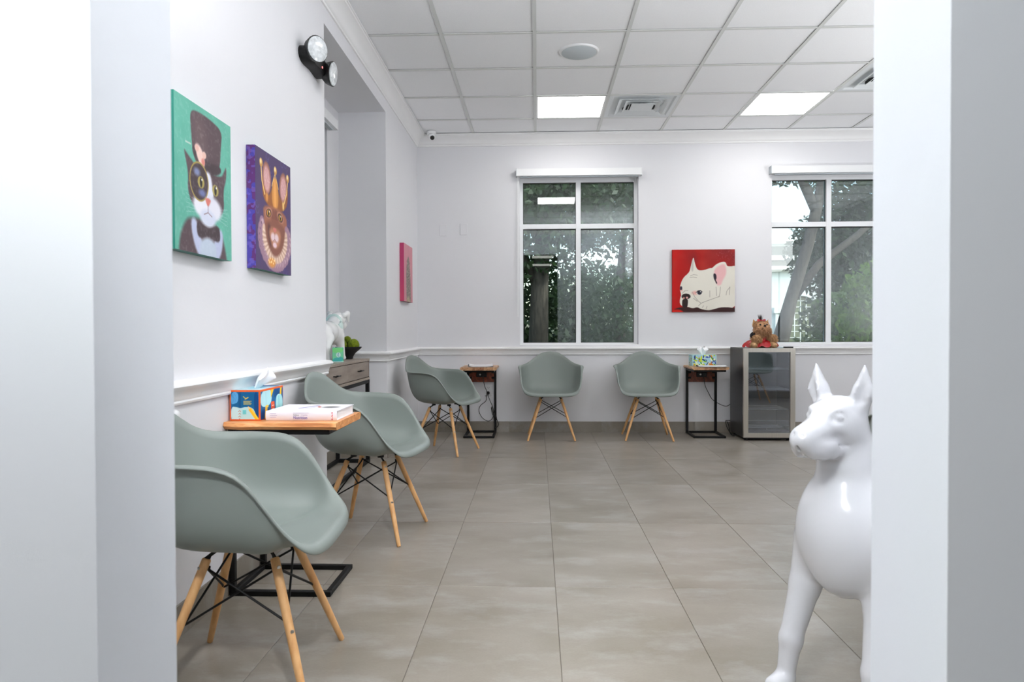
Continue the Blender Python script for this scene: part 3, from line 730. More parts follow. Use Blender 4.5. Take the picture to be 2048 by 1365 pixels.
# ------------------------------------------------------------------ tissue boxes, book and notebooks
def wad(name, parent, c, rx, h, seed, lean=(0, 0), folds=5, m=None):
    r = np.random.default_rng(seed); n, L = 40, 12; v = []; f = []
    ph = r.random(4) * 6
    for l in range(L):
        q = l / (L - 1)
        for k in range(n):
            a = 2 * PI * k / n
            w = (.35 + .9 * q) * (1 + (.22 + .4 * q) * math.sin(folds * a + ph[0] + q * 1.2) + .18 * q * math.sin((folds + 4) * a + ph[1]))
            if q > .75: w *= 1 - (q - .75) * 2.2
            zz = h * q * (1 + .22 * q * math.sin(3 * a + ph[2]) + .10 * math.sin(7 * a + ph[3]) * q)
            v.append((c[0] + math.cos(a) * w * rx[0] + lean[0] * q, c[1] + math.sin(a) * w * rx[1] + lean[1] * q, c[2] + zz))
    for l in range(L - 1):
        for k in range(n): f.append((l * n + k, l * n + (k + 1) % n, (l + 1) * n + (k + 1) % n, (l + 1) * n + k))
    f.append(tuple((L - 1) * n + k for k in range(n)))
    return obj(name, MB().add(v, f), m or TISSUE, parent, smooth=True)
TISSUE = mat('tissue_paper', (246, 247, 249), .8, var=.01)
ORANGE = mat('orange_card', (232, 98, 34), .55, var=.03); CARD = attr_mat('printed_card', .5)
def orange_print(side):
    p = Paint(80, 84, (10, 96, 148))
    if side == 0:
        p.poly([(0, 0), (.27, 0), (.26, .38), (.1, .44), (0, .45)], (92, 168, 220)); p.line([(.03, .1), (.12, .25), (.05, .4)], .012, (70, 140, 200)); p.line([(.12, .05), (.2, .2), (.14, .38)], .012, (70, 140, 200))
        p.ell(.32, .3, .05, .6, (8, 82, 132), .02); p.poly([(.82, .0), (1, 0), (1, 1), (.86, 1)], (6, 70, 128), .02)
        p.poly([(0, .53), (.2, .55), (.34, .60), (.5, .55), (.78, .56), (.9, .8), (.95, 1.1), (0, 1.1)], (188, 226, 228)); p.poly([(0, .56), (.18, .58), (.3, .63), (.28, 1.1), (0, 1.1)], (204, 234, 236))
        p.poly([(.42, .66), (.55, .66), (.55, .82), (.42, .82)], (112, 204, 208), round_=False)
        for k in range(4): p.line([(.27, .72 + k * .1), (.31, .68 + k * .1), (.35, .72 + k * .1)], .016, (206, 110, 90))
        p.line([(.70, .64), (1.0, 1.08)], .125, (248, 190, 34)); p.line([(.72, .62), (1.02, 1.06)], .03, (252, 214, 80)); p.poly([(.60, .5), (.72, .60), (.64, .66)], (244, 206, 150)); p.poly([(.60, .5), (.64, .535), (.62, .555)], (240, 160, 30))
        for k in range(4): p.line([(.46, .335 + .038 * k), (.74 - .05 * (k % 2) + (.03 if k == 3 else 0), .335 + .038 * k)], .022, (214, 186, 84))
        p.line([(.45, .17), (.53, .24)], .03, (214, 186, 84)); p.line([(.52, .26), (.62, .2)], .04, (214, 186, 84))
    else:
        p.poly([(0, 0), (.45, -.1), (.5, .55), (0, .6)], (176, 222, 226)); p.poly([(.42, -.1), (.62, -.1), (.45, .3)], (246, 196, 40), round_=False); p.poly([(.55, 0), (1, -.1), (1, .3), (.6, .4)], (12, 78, 134))
        p.line([(.22, .05), (.24, .6)], .012, (150, 190, 200)); p.line([(.92, -.1), (.88, .35)], .08, (248, 196, 40)); p.poly([(.66, .3), (.8, .2), (.98, .3), (1, .9), (.66, 1)], (170, 222, 224)); p.line([(.8, .3), (.82, .8)], .03, (120, 205, 210))
        p.poly([(.45, .45), (.6, .45), (.62, .8), (.45, .86)], (226, 84, 34), round_=False); p.line([(.5, .6), (.57, .6)], .03, (245, 230, 220)); p.line([(.5, .72), (.57, .72)], .03, (245, 230, 220))
        p.poly([(0, .62), (.4, .66), (.5, 1.1), (0, 1.1)], (16, 72, 138)); p.line([(.25, .58), (.2, 1.1)], .10, (248, 190, 40)); p.poly([(.3, .5), (.36, .62), (.2, .6)], (250, 206, 70))
    return p
t = thing('tissue_box', 'orange edged blue printed tissue box beside the white book', 'tissue box', (-1.128, 2.735, TZ), 0)
hx, hy, hz = .060, .120, .118
obj('carton', MB().cbox(-hx, -hy, 0, hx, hy, hz, .0015), ORANGE, t)
link('front_print', print_mesh('front_print', orange_print(0), (-hx + .006, -hy - .0006, hz - .007), (2 * hx - .012, 0, 0), (0, 0, -hz + .013)), CARD, t)
link('side_print', print_mesh('side_print', orange_print(1), (hx + .0006, -hy + .003, hz - .007), (0, 2 * hy - .008, 0), (0, 0, -hz + .010)), CARD, t)
p = Paint(40, 80, (188, 214, 222)); p.poly([(.0, 0), (1, 0), (1, .3), (0, .2)], (30, 100, 160)); p.ell(.5, .5, .28, .5, (150, 205, 222)); 
link('top_print', print_mesh('top_print', p, (-hx + .004, hy - .004, hz + .0005), (2 * hx - .008, 0, 0), (0, -2 * hy + .008, 0)), CARD, t)
wad('tissue', t, (.0, -.01, hz - .004), (.022, .045), .066, 5, (.042, .02), 3)
# book
t = thing('book', 'thick white hardback book with purple title on its spine', 'book', (-.911, 2.748, TZ), 0)
bw, bd, bh = .139, .122, .0365
COVER = mat('glossy_white_cover', (240, 239, 246), .3, var=.01); PAGES = mat('page_edges', (238, 238, 240), .8, var=.05, scale=200, stretch=(1, 1, 20))
obj('pages', MB().box(-bw + .006, -bd + .004, .003, bw - .004, bd - .004, bh - .003), PAGES, t)
obj('cover', MB().box(-bw, -bd, 0, bw, bd, .003).box(-bw, -bd, bh - .003, bw, bd, bh).add([(x, -bd - q, z) for x in (-bw, bw) for q, z in ((0, 0), (.0035, .006), (.0045, bh / 2), (.0035, bh - .006), (0, bh), (-.003, bh - .001), (-.003, .001))],
    [(i, (i + 1) % 7, 7 + (i + 1) % 7, 7 + i) for i in range(7)] + [(6, 5, 4, 3, 2, 1, 0), tuple(range(7, 14))]), COVER, t, angle=50)
PUR = mat('purple_ink', (92, 78, 168), .5); GRY = mat('grey_ink', (168, 168, 178), .5); LIL = mat('lilac_ink', (198, 190, 216), .5); RED = mat('red_ink', (206, 52, 74), .5)
RX = Matrix.Rotation(PI / 2, 4, 'X')
text_obj('spine_title', 'Nutrition', .0145, PUR, t, Matrix.Translation((-.031, -bd - .0047, .0065)) @ RX)
text_obj('spine_title', 'Feline', .0095, GRY, t, Matrix.Translation((-.031, -bd - .0047, .0185)) @ RX)
text_obj('spine_title', 'Canine', .0085, LIL, t, Matrix.Translation((.001, -bd - .0047, .0190)) @ RX)
m = MB()
for k, z in enumerate((.012, .019, .026)): m.box(-.122, -bd - .0049, z, -.098 + .004 * (k % 2), -bd - .0045, z + .0018)
m.box(-.031, -bd - .0049, .0285, .030, -bd - .0045, .0298); obj('spine_print', m, LIL, t)
m = MB()
for k in range(7): m.box(.118 + .002 * (k % 3), -bd - .0049, .003 + .0042 * k, .1225 + .0012 * ((k + 1) % 2), -bd - .0045, .0062 + .0042 * k)
obj('spine_mark', m, RED, t)
p = Paint(70, 60, (242, 241, 247)); p.line([(.36, .62), (.52, .2)], .05, (140, 130, 190), .02); p.line([(.45, .7), (.6, .3)], .03, (190, 184, 214), .02); p.ell(.78, .45, .13, .10, (120, 120, 124), .05); p.ell(.76, .42, .08, .05, (70, 70, 72), .03); p.line([(.56, .3), (.62, .5)], .04, (190, 110, 100), .02)
link('cover_print', print_mesh('cover_print', p, (-bw + .004, bd - .004, bh + .0003), (2 * bw - .008, 0, 0), (0, -2 * bd + .008, 0)), CARD, t)
# notebooks
PAPER = mat('paper', (238, 238, 240), .8, var=.02); FOLDER = mat('folder_grey', (92, 94, 96), .35, var=.1)
def notebook(name, label, loc, rz, w, d, curl, cover):
    t = thing(name, label, 'notebook', loc, rz, 'open notebooks on side tables'); nx = 14
    xs = np.linspace(0, 1, nx); 
    def sheet(z0, z1, x0, x1, cu, y0, y1):
        v = []; 
        for q in xs:
            x = x0 + (x1 - x0) * q; up = cu * q ** 4 * .0 + cu * max(0, q - .7) ** 2 * 6 + cu * max(0, .25 - q) ** 2 * 10
            v += [(x, y0, z0 + up), (x, y1, z0 + up), (x, y1, z1 + up), (x, y0, z1 + up)]
        f = [(4 * i + a, 4 * i + (a + 1) % 4, 4 * i + 4 + (a + 1) % 4, 4 * i + 4 + a) for i in range(nx - 1) for a in range(4)] + [(3, 2, 1, 0), tuple(4 * (nx - 1) + a for a in range(4))]
        return MB().add(v, f)
    obj('cover', sheet(0, .0025, -w / 2, w / 2, curl * .3, -d / 2, d / 2), cover, t, angle=40)
    obj('page_block', sheet(.003, .010, -w / 2 + .006, w / 2 - .004, curl, -d / 2 + .004, d / 2 - .004), PAPER, t, angle=40)
    obj('top_sheet', sheet(.0105, .0112, -w / 2 + .008, w / 2 - .002, curl * 1.7, -d / 2 + .006, d / 2 - .003), PAPER, t, angle=40)
    r = MB(); 
    for k in range(9):
        y = -d / 2 + .02 + (d - .04) * k / 8; r.tube([(-w / 2 + .004 + .007 * math.cos(a), y, .008 + .008 * math.sin(a)) for a in np.linspace(0, 2 * PI, 9)], .0011, 5)
    obj('ring_binding', r, BLKP, t)
notebook('notebook', 'open ring-bound notebook with curled pages on the corner side table', (-.545, 6.62, TZ), .10, .235, .27, .012, FOLDER)
notebook('notebook', 'grey clipped notebook in front of the multicoloured tissue box', (1.628, 6.505, TZ), -.10, .262, .125, .004, FOLDER)
t = thing('tissue_box', 'multicoloured leaf printed tissue box on the side table left of the fridge', 'tissue box', (1.585, 6.672, TZ), .06)
hx, hy, hz = .117, .058, .108
AQUA = mat('aqua_card', (176, 214, 208), .5, var=.03); obj('carton', MB().cbox(-hx, -hy, 0, hx, hy, hz, .0015), AQUA, t)
def leafy(w, h, seed):
    p = Paint(w, h, (168, 208, 222)); r = np.random.default_rng(seed); cols = [(176, 200, 20), (60, 150, 40), (58, 78, 158), (240, 236, 170), (226, 140, 40), (150, 200, 218), (200, 214, 40), (40, 60, 120), (244, 240, 200)]
    for k in range(64):
        cx, cy = r.random(2); a = r.normal(1.1, .7); L_, w_ = .06 + .12 * r.random(), .02 + .03 * r.random(); c, s_ = math.cos(a), math.sin(a)
        p.poly([(cx - c * L_, cy - s_ * L_ / p.asp), (cx + s_ * w_, cy - c * w_ / p.asp), (cx + c * L_, cy + s_ * L_ / p.asp), (cx - s_ * w_, cy + c * w_ / p.asp)], cols[k % 9])
    return p
link('front_print', print_mesh('front_print', leafy(120, 60, 4), (-hx + .004, -hy - .0006, hz - .003), (2 * hx - .010, 0, 0), (0, 0, -hz + .006)), CARD, t)
link('side_print', print_mesh('side_print', leafy(50, 60, 9), (-hx - .0006, hy - .003, hz - .003), (0, -2 * hy + .006, 0), (0, 0, -hz + .006)), CARD, t)
wad('tissue', t, (.0, 0, hz - .003), (.040, .026), .068, 12, (0, 0), 5)

# ------------------------------------------------------------------ cords
def cord(name, label, cat, pts, r=.0032, parent=None):
    P = [Vector(p) for p in pts]; q = []
    for i in range(len(P) - 1):
        a, b, c, d = P[max(i - 1, 0)], P[i], P[i + 1], P[min(i + 2, len(P) - 1)]
        for k in range(7):
            u = k / 7; q.append(.5 * ((2 * b) + (c - a) * u + (2 * a - 5 * b + 4 * c - d) * u * u + (3 * b - a - 3 * c + d) * u ** 3))
    q.append(P[-1]); o = obj(name, MB().tube(q, r, 7), BLKP, parent, smooth=True)
    return o
def hang(o, t):
    o.parent = t; o.matrix_parent_inverse = (Matrix.Translation(t.location) @ Matrix.Rotation(t.rotation_euler.z, 4, 'Z')).inverted()
c1 = cord('power_cord', None, None, [(-.536, 6.800, .566), (-.532, 6.792, .52), (-.520, 6.80, .46), (-.502, 6.825, .408), (-.506, 6.82, .36), (-.512, 6.81, .315), (-.565, 6.80, .27), (-.578, 6.80, .215), (-.545, 6.80, .15), (-.49, 6.80, .118), (-.45, 6.80, .14), (-.432, 6.805, .19), (-.445, 6.81, .26), (-.475, 6.82, .33), (-.500, 6.826, .40)])
cord('coil', None, None, [(-.452, 6.80, .25), (-.435, 6.79, .19), (-.425, 6.79, .10), (-.42, 6.795, .055), (-.40, 6.80, .06), (-.388, 6.80, .085), (-.40, 6.80, .13), (-.425, 6.80, .20), (-.445, 6.80, .255), (-.456, 6.80, .245), (-.440, 6.795, .18), (-.41, 6.795, .155), (-.402, 6.795, .16)], .0036, c1)
obj('plug', MB().cbox(-.015, -.030, -.016, .015, 0, .014, .006), BLKP, c1, loc=(-.490, YB - .009, .395))
hang(c1, T_CORNER)
c2 = cord('power_cord', None, None, [(1.628, 6.802, .566), (1.630, 6.795, .52), (1.645, 6.80, .46), (1.675, 6.81, .40), (1.715, 6.825, .335), (1.78, 6.835, .29), (1.83, 6.835, .268), (1.86, 6.83, .265), (1.90, 6.835, .285), (1.945, 6.838, .295)])
hang(c2, T_FRIDGE)
c3 = cord('power_cord', None, None, [(1.93, 6.835, .12), (1.87, 6.83, .125), (1.846, 6.82, .118), (1.85, 6.80, .07), (1.868, 6.76, .02), (1.862, 6.68, .005), (1.868, 6.60, .005), (1.862, 6.66, .006), (1.858, 6.72, .03), (1.862, 6.77, .08), (1.852, 6.80, .12)], .0036)

# ------------------------------------------------------------------ beverage fridge
FR = thing('beverage_fridge', 'stainless framed glass door beverage fridge with wire shelves', 'fridge', (2.111, 6.345, 0))
hang(c3, FR)
w, d, h0, h1 = .233, .435, .030, .848
CAB = mat('black_cabinet_enamel', (38, 38, 40), .28, var=.05); INN = mat('fridge_liner', (104, 110, 118), .45, var=.03)
y0 = .040
obj('cabinet', MB().box(-w, y0, h0, -w + .022, d, h1).box(w - .022, y0, h0, w, d, h1).box(-w + .022, y0, h1 - .03, w - .022, d, h1).box(-w + .022, y0, h0, w - .022, d, h0 + .05).box(-w + .022, d - .02, h0 + .05, w - .022, d, h1 - .03), CAB, FR)
obj('liner', MB().box(-w + .0225, y0 + .001, h0 + .05, -w + .030, d - .03, h1 - .03).box(w - .030, y0 + .001, h0 + .05, w - .0225, d - .03, h1 - .03).box(-w + .03, d - .03, h0 + .05, w - .03, d - .0205, h1 - .03).box(-w + .03, y0 + .001, h0 + .0505, w - .03, d - .03, h0 + .058).box(-w + .03, y0 + .001, h1 - .04, w - .03, d - .03, h1 - .0305), INN, FR)
for sx in (-1, 1):
    for yy in (.06, d - .04): obj('foot', MB().lathe([(.018, 0), (.018, .012), (.010, .014), (.010, .030)], 14, (sx * (w - .04), yy, 0)), BLKP, FR, angle=40)
obj('kick_plate', MB().box(-w + .01, .05, .008, w - .01, .056, h0), BLKP, FR)
door = obj('door', MB().box(-w + .002, .030, h0, w - .002, .0385, h0 + .03).box(-w + .002, .030, h1 - .03, w - .002, .0385, h1).box(-w + .002, .030, h0 + .03, -w + .03, .0385, h1 - .03).box(w - .03, .030, h0 + .03, w - .002, .0385, h1 - .03), BLKP, FR)
fs, ft, fb = .044, .038, .042
q = [(-w, h0), (w, h0), (w, h1), (-w, h1)]; i_ = [(-w + fs, h0 + fb), (w - fs, h0 + fb), (w - fs, h1 - ft), (-w + fs, h1 - ft)]
for k in range(4):                                    # four mitred steel bars
    j = (k + 1) % 4; a, b, c, e = q[k], q[j], i_[j], i_[k]
    v = [(x, y, z) for y in (0, .0295) for x, z in (a, b, c, e)]
    obj('door_bar', MB().add(v, [(0, 1, 2, 3), (7, 6, 5, 4), (0, 4, 5, 1), (1, 5, 6, 2), (2, 6, 7, 3), (3, 7, 4, 0)]), STEEL, door)
obj('glass_pane', MB().box(-w + fs, .010, h0 + fb, w - fs, .014, h1 - ft), glass_mat('fridge_glass', (.80, .84, .88), .17), door)
obj('hinge_cover', MB().cbox(w - .085, .015, h1 + .0005, w - .012, .075, h1 + .012, .003), BLKP, FR)
WIRE = mat('white_shelf_wire', (244, 245, 245), .35)
for z in (.652, .466, .281):
    m = MB()
    for yy in (.075, .24, .385): m.tube([(-w + .032, yy, z), (w - .032, yy, z)], .0046 if yy < .1 else .0034, 6)
    for k in range(22):
        x = -w + .045 + (2 * w - .09) * k / 21; m.tube([(x, .070, z + .0045), (x, .39, z + .0045)], .0018, 5)
    obj('wire_shelf', m, WIRE, FR, smooth=True)
for z in (.176, .128):
    obj('guard_rail', MB().tube([(-w + .032, .07, z), (w - .032, .07, z)], .0034, 6), WIRE, FR, smooth=True)
obj('lower_rack', MB().box(-w + .032, .20, .09, w - .032, .38, .1).tube([(-.0, .07, .128), (-.0, .07, .092)], .003, 6), WIRE, FR)

# ------------------------------------------------------------------ plush terrier
def tufts(name, me_src, m, parent, n, length, seed, sel=None, flow=(0, -.2, -.6), width=.0035):
    r = np.random.default_rng(seed); V = np.array([v.co[:] for v in me_src.vertices]); NN = np.array([v.normal[:] for v in me_src.vertices])
    if sel is not None: k = sel(V); V, NN = V[k], NN[k]
    i = r.integers(0, len(V), n); p, nn = V[i] + r.normal(0, .0015, (n, 3)), NN[i]
    dr = nn * .8 + np.array(flow) + r.normal(0, .28, (n, 3)); dr /= np.linalg.norm(dr, axis=1)[:, None]
    L = length * (.6 + .8 * r.random(n))[:, None]; sd = np.cross(dr, r.normal(0, 1, (n, 3))); sd /= np.linalg.norm(sd, axis=1)[:, None] + 1e-9
    b = p - nn * .002; mid = b + dr * L * .55 + np.array([0, 0, -.12]) * L; tip = b + dr * L + np.array([0, 0, -.45]) * L
    A = np.stack([b - sd * width / 2, b + sd * width / 2, mid + sd * width * .4, tip, mid - sd * width * .4], 1).reshape(-1, 3)
    o = obj(name, MB().add(A.tolist(), [(5 * k, 5 * k + 1, 5 * k + 2, 5 * k + 3, 5 * k + 4) for k in range(n)]), m, parent); o['kind'] = 'stuff'; return o
FUR = mat('tan_plush_fur', (206, 166, 122), .85, rgb2=(172, 132, 92), scale=60); FUR2 = mat('brown_face_fur', (198, 154, 116), .85, rgb2=(156, 114, 80), scale=80); DARKF = mat('dark_fur', (62, 44, 38), .9, var=.3, scale=60)
SATIN = mat('red_satin', (178, 12, 20), .28, var=.25, scale=25, coat=.2); LACE = mat('white_lace', (232, 226, 234), .8, var=.04); VELV = mat('black_velvet', (24, 20, 26), .8)
PL = thing('plush_terrier', 'plush terrier in a red satin skirt sitting on the fridge', 'plush toy', (2.075, 6.50, .8485))
bd = net_mesh('body', blend([('+', ell((0, .01, .075), (.062, .055, .075)), .01), ('+', cone((-.055, -.02, .10), (-.052, -.075, .080), .030, .036), .02), ('+', cone((.058, -.01, .105), (.098, -.05, .085), .030, .038), .02),
    ('+', cone((-.045, -.03, .028), (-.085, -.085, .026), .03, .026), .02), ('+', cone((.045, -.03, .028), (.093, -.085, .024), .03, .026), .02)]), (-.14, -.13, -.002), (.15, .09, .17), .0055)
link('body', bd, FUR, PL); tufts('fur', bd, FUR, PL, 2600, .020, 3, lambda V: V[:, 2] > .006)
hd = net_mesh('head', blend([('+', ell((.005, -.015, .192), (.072, .062, .064)), .01), ('+', ell((.014, -.058, .166), (.056, .036, .046)), .03), ('+', ell((.012, -.07, .195), (.02, .018, .015)), .02),
    ('+', ell((.01, -.03, .150), (.062, .045, .035)), .03)]), (-.09, -.12, .09), (.10, .07, .28), .005)
HD = link('head', hd, FUR2, PL)
tufts('muzzle_fur', hd, FUR2, HD, 1300, .026, 5, lambda V: (V[:, 1] < -.02) & (V[:, 2] < .190), (0.02, -.3, -.9), .004); tufts('head_fur', hd, FUR, HD, 1100, .012, 6, lambda V: (V[:, 2] > .195) & (np.hypot(V[:, 0] + .02, V[:, 2] - .212) > .022) & (np.hypot(V[:, 0] - .038, V[:, 2] - .212) > .022), (0, 0, .1))
for sx, c in ((-1, (-.052, -.01, .236)), (1, (.060, -.01, .234))):
    v = [(c[0] + sx * x, c[1] + y, c[2] + z) for x, y, z in ((-.024, 0, -.014), (.018, .004, -.030), (.012, .004, .030), (-.022, .014, -.012), (.020, .016, -.028), (.0, -.004, .0))]
    obj('ear', MB().add(v, [(0, 5, 2), (5, 1, 2), (0, 1, 5), (3, 2, 4), (0, 2, 3), (1, 4, 2), (0, 3, 4, 1)]), mat('plush_ear', (204, 158, 110), .85, var=.1), HD)
for x in (-.020, .038): obj('eye', MB().lathe([(.001, -.014), (.007, -.011), (.0095, -.003), (.0095, .006)], 12, (x, -.074 + abs(x - .009) * .35 - .004, .212), 'y'), mat('plush_eye', (18, 12, 10), .1), HD, smooth=True)
obj('nose', MB().lathe([(.001, -.013), (.009, -.009), (.0115, 0), (.007, .006)], 12, (.015, -.094, .203), 'y'), mat('plush_nose', (30, 20, 18), .3), HD, smooth=True)
r_ = np.random.default_rng(2); tk = MB()
for k in range(60):
    a = r_.random() * 6.28; q = r_.random(); b = Vector((-.002 + .012 * math.cos(a) * q, -.015 + .012 * math.sin(a) * q, .246)); e = b + Vector((.02 * math.cos(a) * q + .006, .02 * math.sin(a) * q, .05 + .02 * r_.random())); s_ = Vector((.0016, .001, 0)); tk.add([b - s_, b + s_, (b + e) / 2 + s_ + Vector((0, 0, .004)), e], [(0, 1, 2), (0, 2, 3)])
o = obj('topknot', tk, DARKF, HD); o['kind'] = 'stuff'
m = MB()
for sx in (-1, 1): m.add([(x, y, z) for x, y, z in ((-.002, -.038, .252), (-.002 + sx * .022, -.050, .266), (-.002 + sx * .040, -.044, .262), (-.002 + sx * .036, -.044, .240), (-.002 + sx * .018, -.052, .244), (-.002 + sx * .020, -.036, .254))], [(0, 1, 5), (1, 2, 5), (2, 3, 5), (3, 4, 5), (4, 0, 5), (0, 4, 3, 2, 1)])
m.lathe([(.001, -.008), (.007, -.005), (.008, 0), (.006, .006)], 10, (-.002, -.045, .254), 'y'); obj('hair_bow', m, SATIN, HD, angle=30)
obj('collar', MB().lathe([(.046, .122), (.060, .113), (.064, .108), (.058, .118), (.044, .128)], 28, (.005, 0, 0)), LACE, PL, smooth=True)
m = MB(); m.lathe([(.05, -.006), (.064, -.003), (.062, .02), (.048, .03)], 20, (0, 0, 0)); obj('bodice', MB().lathe([(.068, .060), (.070, .085), (.062, .112), (.050, .120)], 28, (0, .01, 0)), VELV, PL, smooth=True)
obj('bodice_bow', MB().add([(.005, -.075, .098), (-.02, -.080, .110), (-.024, -.078, .088), (.032, -.078, .114), (.036, -.078, .090), (-.006, -.072, .058), (.016, -.074, .056)], [(0, 1, 2), (0, 4, 3), (0, 2, 5), (0, 6, 4), (0, 5, 6)]), SATIN, PL)
v = []; f = []; n = 84
for l, (R_, z, amp) in enumerate(((.060, .066, 0), (.085, .072, .03), (.112, .058, .07), (.146, .030, .10), (.158, .010, .12))):
    for k in range(n):
        a = 2 * PI * k / n; ww = math.sin(9 * a) * .6 + math.sin(14 * a + 1) * .4
        v.append(((R_ * (1 + amp * .6 * ww)) * math.cos(a) * 1.02, (R_ * (1 + amp * .6 * ww)) * math.sin(a) * .66 - .008, max(.003, z + .085 * amp * math.sin(11 * a + .7) + .05 * amp * ww)))
for l in range(4):
    for k in range(n): f.append((l * n + k, l * n + (k + 1) % n, (l + 1) * n + (k + 1) % n, (l + 1) * n + k))
obj('skirt', MB().add(v, f), SATIN, PL, smooth=True)
for x, c in ((-.088, (-.088, -.102, .026)), (.096, (.096, -.102, .024))):
    fo = net_mesh('foot', ell(c, (.026, .022, .024)), (c[0] - .04, c[1] - .03, .0), (c[0] + .04, c[1] + .035, .06), .005); link('foot', fo, FUR, PL); 
for c, s_ in (((-.052, -.088, .088), 1), ((.096, -.062, .092), 1)):
    pw = net_mesh('paw', ell(c, (.035, .022, .030)), (c[0] - .05, c[1] - .04, c[2] - .05), (c[0] + .05, c[1] + .04, c[2] + .05), .005); P_ = link('paw', pw, FUR, PL); tufts('fur', pw, FUR, P_, 500, .018, 9)
obj('sleeve', MB().tube([(-.058, .0, .118), (-.070, -.03, .112), (-.075, -.05, .104)], [.03, .033, .024], 14), VELV, PL, smooth=True)

# ------------------------------------------------------------------ console table in the alcove and what stands on it
GREYW = mat('grey_oak_veneer', (150, 138, 128), .5, rgb2=(128, 116, 107), scale=3.5, stretch=(1, 1, 6)); EDGE = mat('console_edge', (158, 146, 134), .5, rgb2=(136, 124, 112), scale=9, stretch=(8, 1, 8)); REVEAL = mat('dark_red_brown_reveal', (70, 48, 42), .6)  # last one: dark red-brown of the carcass, seen in the drawer gaps
CT = thing('console_table', 'grey wood two-drawer console table on a black steel frame in the alcove', 'console table', (-1.292, 4.045, 0), PI / 2)   # local x along the wall, y away from the room
L, D_ = 1.222, .262
obj('top', MB().cbox(0, 0, .785, L, D_, .803, .0015), EDGE, CT)
obj('carcass', MB().box(.0, .012, .66, L, D_, .6645).box(.0, .004, .645, .016, D_, .7845).box(L - .016, .004, .645, L, D_, .7845).box(.016, D_ - .012, .66, L - .016, D_, .7845).box(.016, .02, .664, L - .016, .03, .784), REVEAL, CT)
obj('bottom_board', MB().cbox(0, 0, .642, L, D_, .6595, .0015), EDGE, CT)
for a, b in ((.018, L / 2 - .001), (L / 2 + .001, L - .018)):
    dr = obj('drawer', MB().cbox(a, .002, .6655, b, .0195, .7815, .001), GREYW, CT)
    c = (a + b) / 2
    obj('handle', MB().tube([(c - .055, -.020, .724), (c + .055, -.020, .724)], .0045, 8).tube([(c - .035, -.020, .724), (c - .035, .002, .724)], .004, 8).tube([(c + .035, -.020, .724), (c + .035, .002, .724)], .004, 8), BLACK, dr, smooth=True)
for x in (0, L - .028):
    for y in (0, D_ - .028): obj('leg', MB().cbox(x, y, .028, x + .028, y + .028, .6415, .002), BLACK, CT)
    obj('base_rail', MB().cbox(x, 0, .0, x + .028, D_, .0275, .002), BLACK, CT)
for y in (0, D_ - .028):
    obj('base_bar', MB().cbox(.0285, y, 0.004, L - .0285, y + .028, .0265, .002), BLACK, CT); obj('frame_bar', MB().cbox(.0285, y, .616, L - .0285, y + .028, .6415, .002), BLACK, CT)
CER = mat('white_glazed_ceramic', (240, 241, 241), .12, var=.01, coat=.6); MINT = mat('mint_glaze', (208, 230, 225), .15, var=.03, coat=.5)
ZT = .8032
SD = thing('dog_figurine', 'white glazed dog figurine with a pale mint neckerchief on the console', 'figurine', (-1.472, 4.80, ZT), PI / 2)
body = net_mesh('body', blend([('+', ell((-.02, 0, .205), (.155, .075, .078)), .01), ('+', ell((.105, 0, .200), (.080, .080, .088)), .04), ('+', ell((-.14, 0, .19), (.075, .07, .075)), .03),
    ('+', cone((.12, -.045, .17), (.175, -.052, .022), .036, .021), .02), ('+', cone((.12, .045, .17), (.175, .052, .022), .036, .021), .02), ('+', ell((.190, -.052, .016), (.030, .023, .017)), .01), ('+', ell((.190, .052, .016), (.030, .023, .017)), .01),
    ('+', cone((-.15, -.045, .16), (-.19, -.05, .10), .045, .024), .02), ('+', cone((-.19, -.05, .10), (-.165, -.05, .02), .024, .019), .01), ('+', cone((-.15, .045, .16), (-.19, .05, .10), .045, .024), .02), ('+', cone((-.19, .05, .10), (-.165, .05, .02), .024, .019), .01),
    ('+', ell((-.15, -.05, .014), (.030, .021, .015)), .01), ('+', ell((-.15, .05, .014), (.030, .021, .015)), .01), ('+', cone((.12, 0, .235), (.165, -.005, .295), .058, .048), .03),
    ('+', ell((.205, -.012, .300), (.060, .056, .054)), .015), ('+', ell((.245, -.022, .258), (.044, .046, .040)), .012), ('+', cone((-.2, 0, .22), (-.235, 0, .245), .016, .008), .01)]), (-.27, -.11, .0), (.30, .11, .38), .0065)
body.materials.append(CER); link('body', body, None, SD)
for sy in (-1, 1):
    er = net_mesh('ear', blend([('+', cone((.190, sy * .048 - .01, .325), (.235, sy * .062 - .01, .340), .022, .020), .01), ('+', cone((.235, sy * .062 - .01, .338), (.238, sy * .070 - .01, .280), .022, .008), .012)]), (.14, -.14, .22), (.30, .12, .39), .006)
    er.materials.append(CER); link('ear', er, None, SD)
kc = net_mesh('neckerchief', blend([('+', ell((.142, 0, .268), (.030, .066, .070)), .01), ('+', ell((.10, -.058, .245), (.045, .022, .040)), .015), ('-', ell((.185, 0, .282), (.040, .085, .085)), .006), ('-', ell((.085, .02, .262), (.042, .085, .09)), .006)]), (.03, -.11, .16), (.2, .11, .37), .006)
kc.materials.append(MINT); link('neckerchief', kc, None, SD)
t = thing('freshener_box', 'small green printed freshener box on the console beside the dog figurine', 'box', (-1.352, 4.630, ZT), .25)
obj('carton', MB().prism_z([(-.036, -.026), (.036, -.026), (.036, .026), (-.036, .026)], 0, .100, .002), mat('green_card', (78, 188, 140), .35, rgb2=(54, 168, 124), scale=12), t)
p = Paint(30, 44, (120, 206, 160)); p.poly([(0, .0), (1, 0), (1, .3), (0, .4)], (126, 214, 130)); p.poly([(0, .75), (1, .6), (1, 1), (0, 1)], (70, 176, 170)); p.ell(.55, .5, .22, .26, (206, 232, 226)); p.line([(.55, .38), (.5, .58), (.6, .6)], .08, (110, 170, 180))
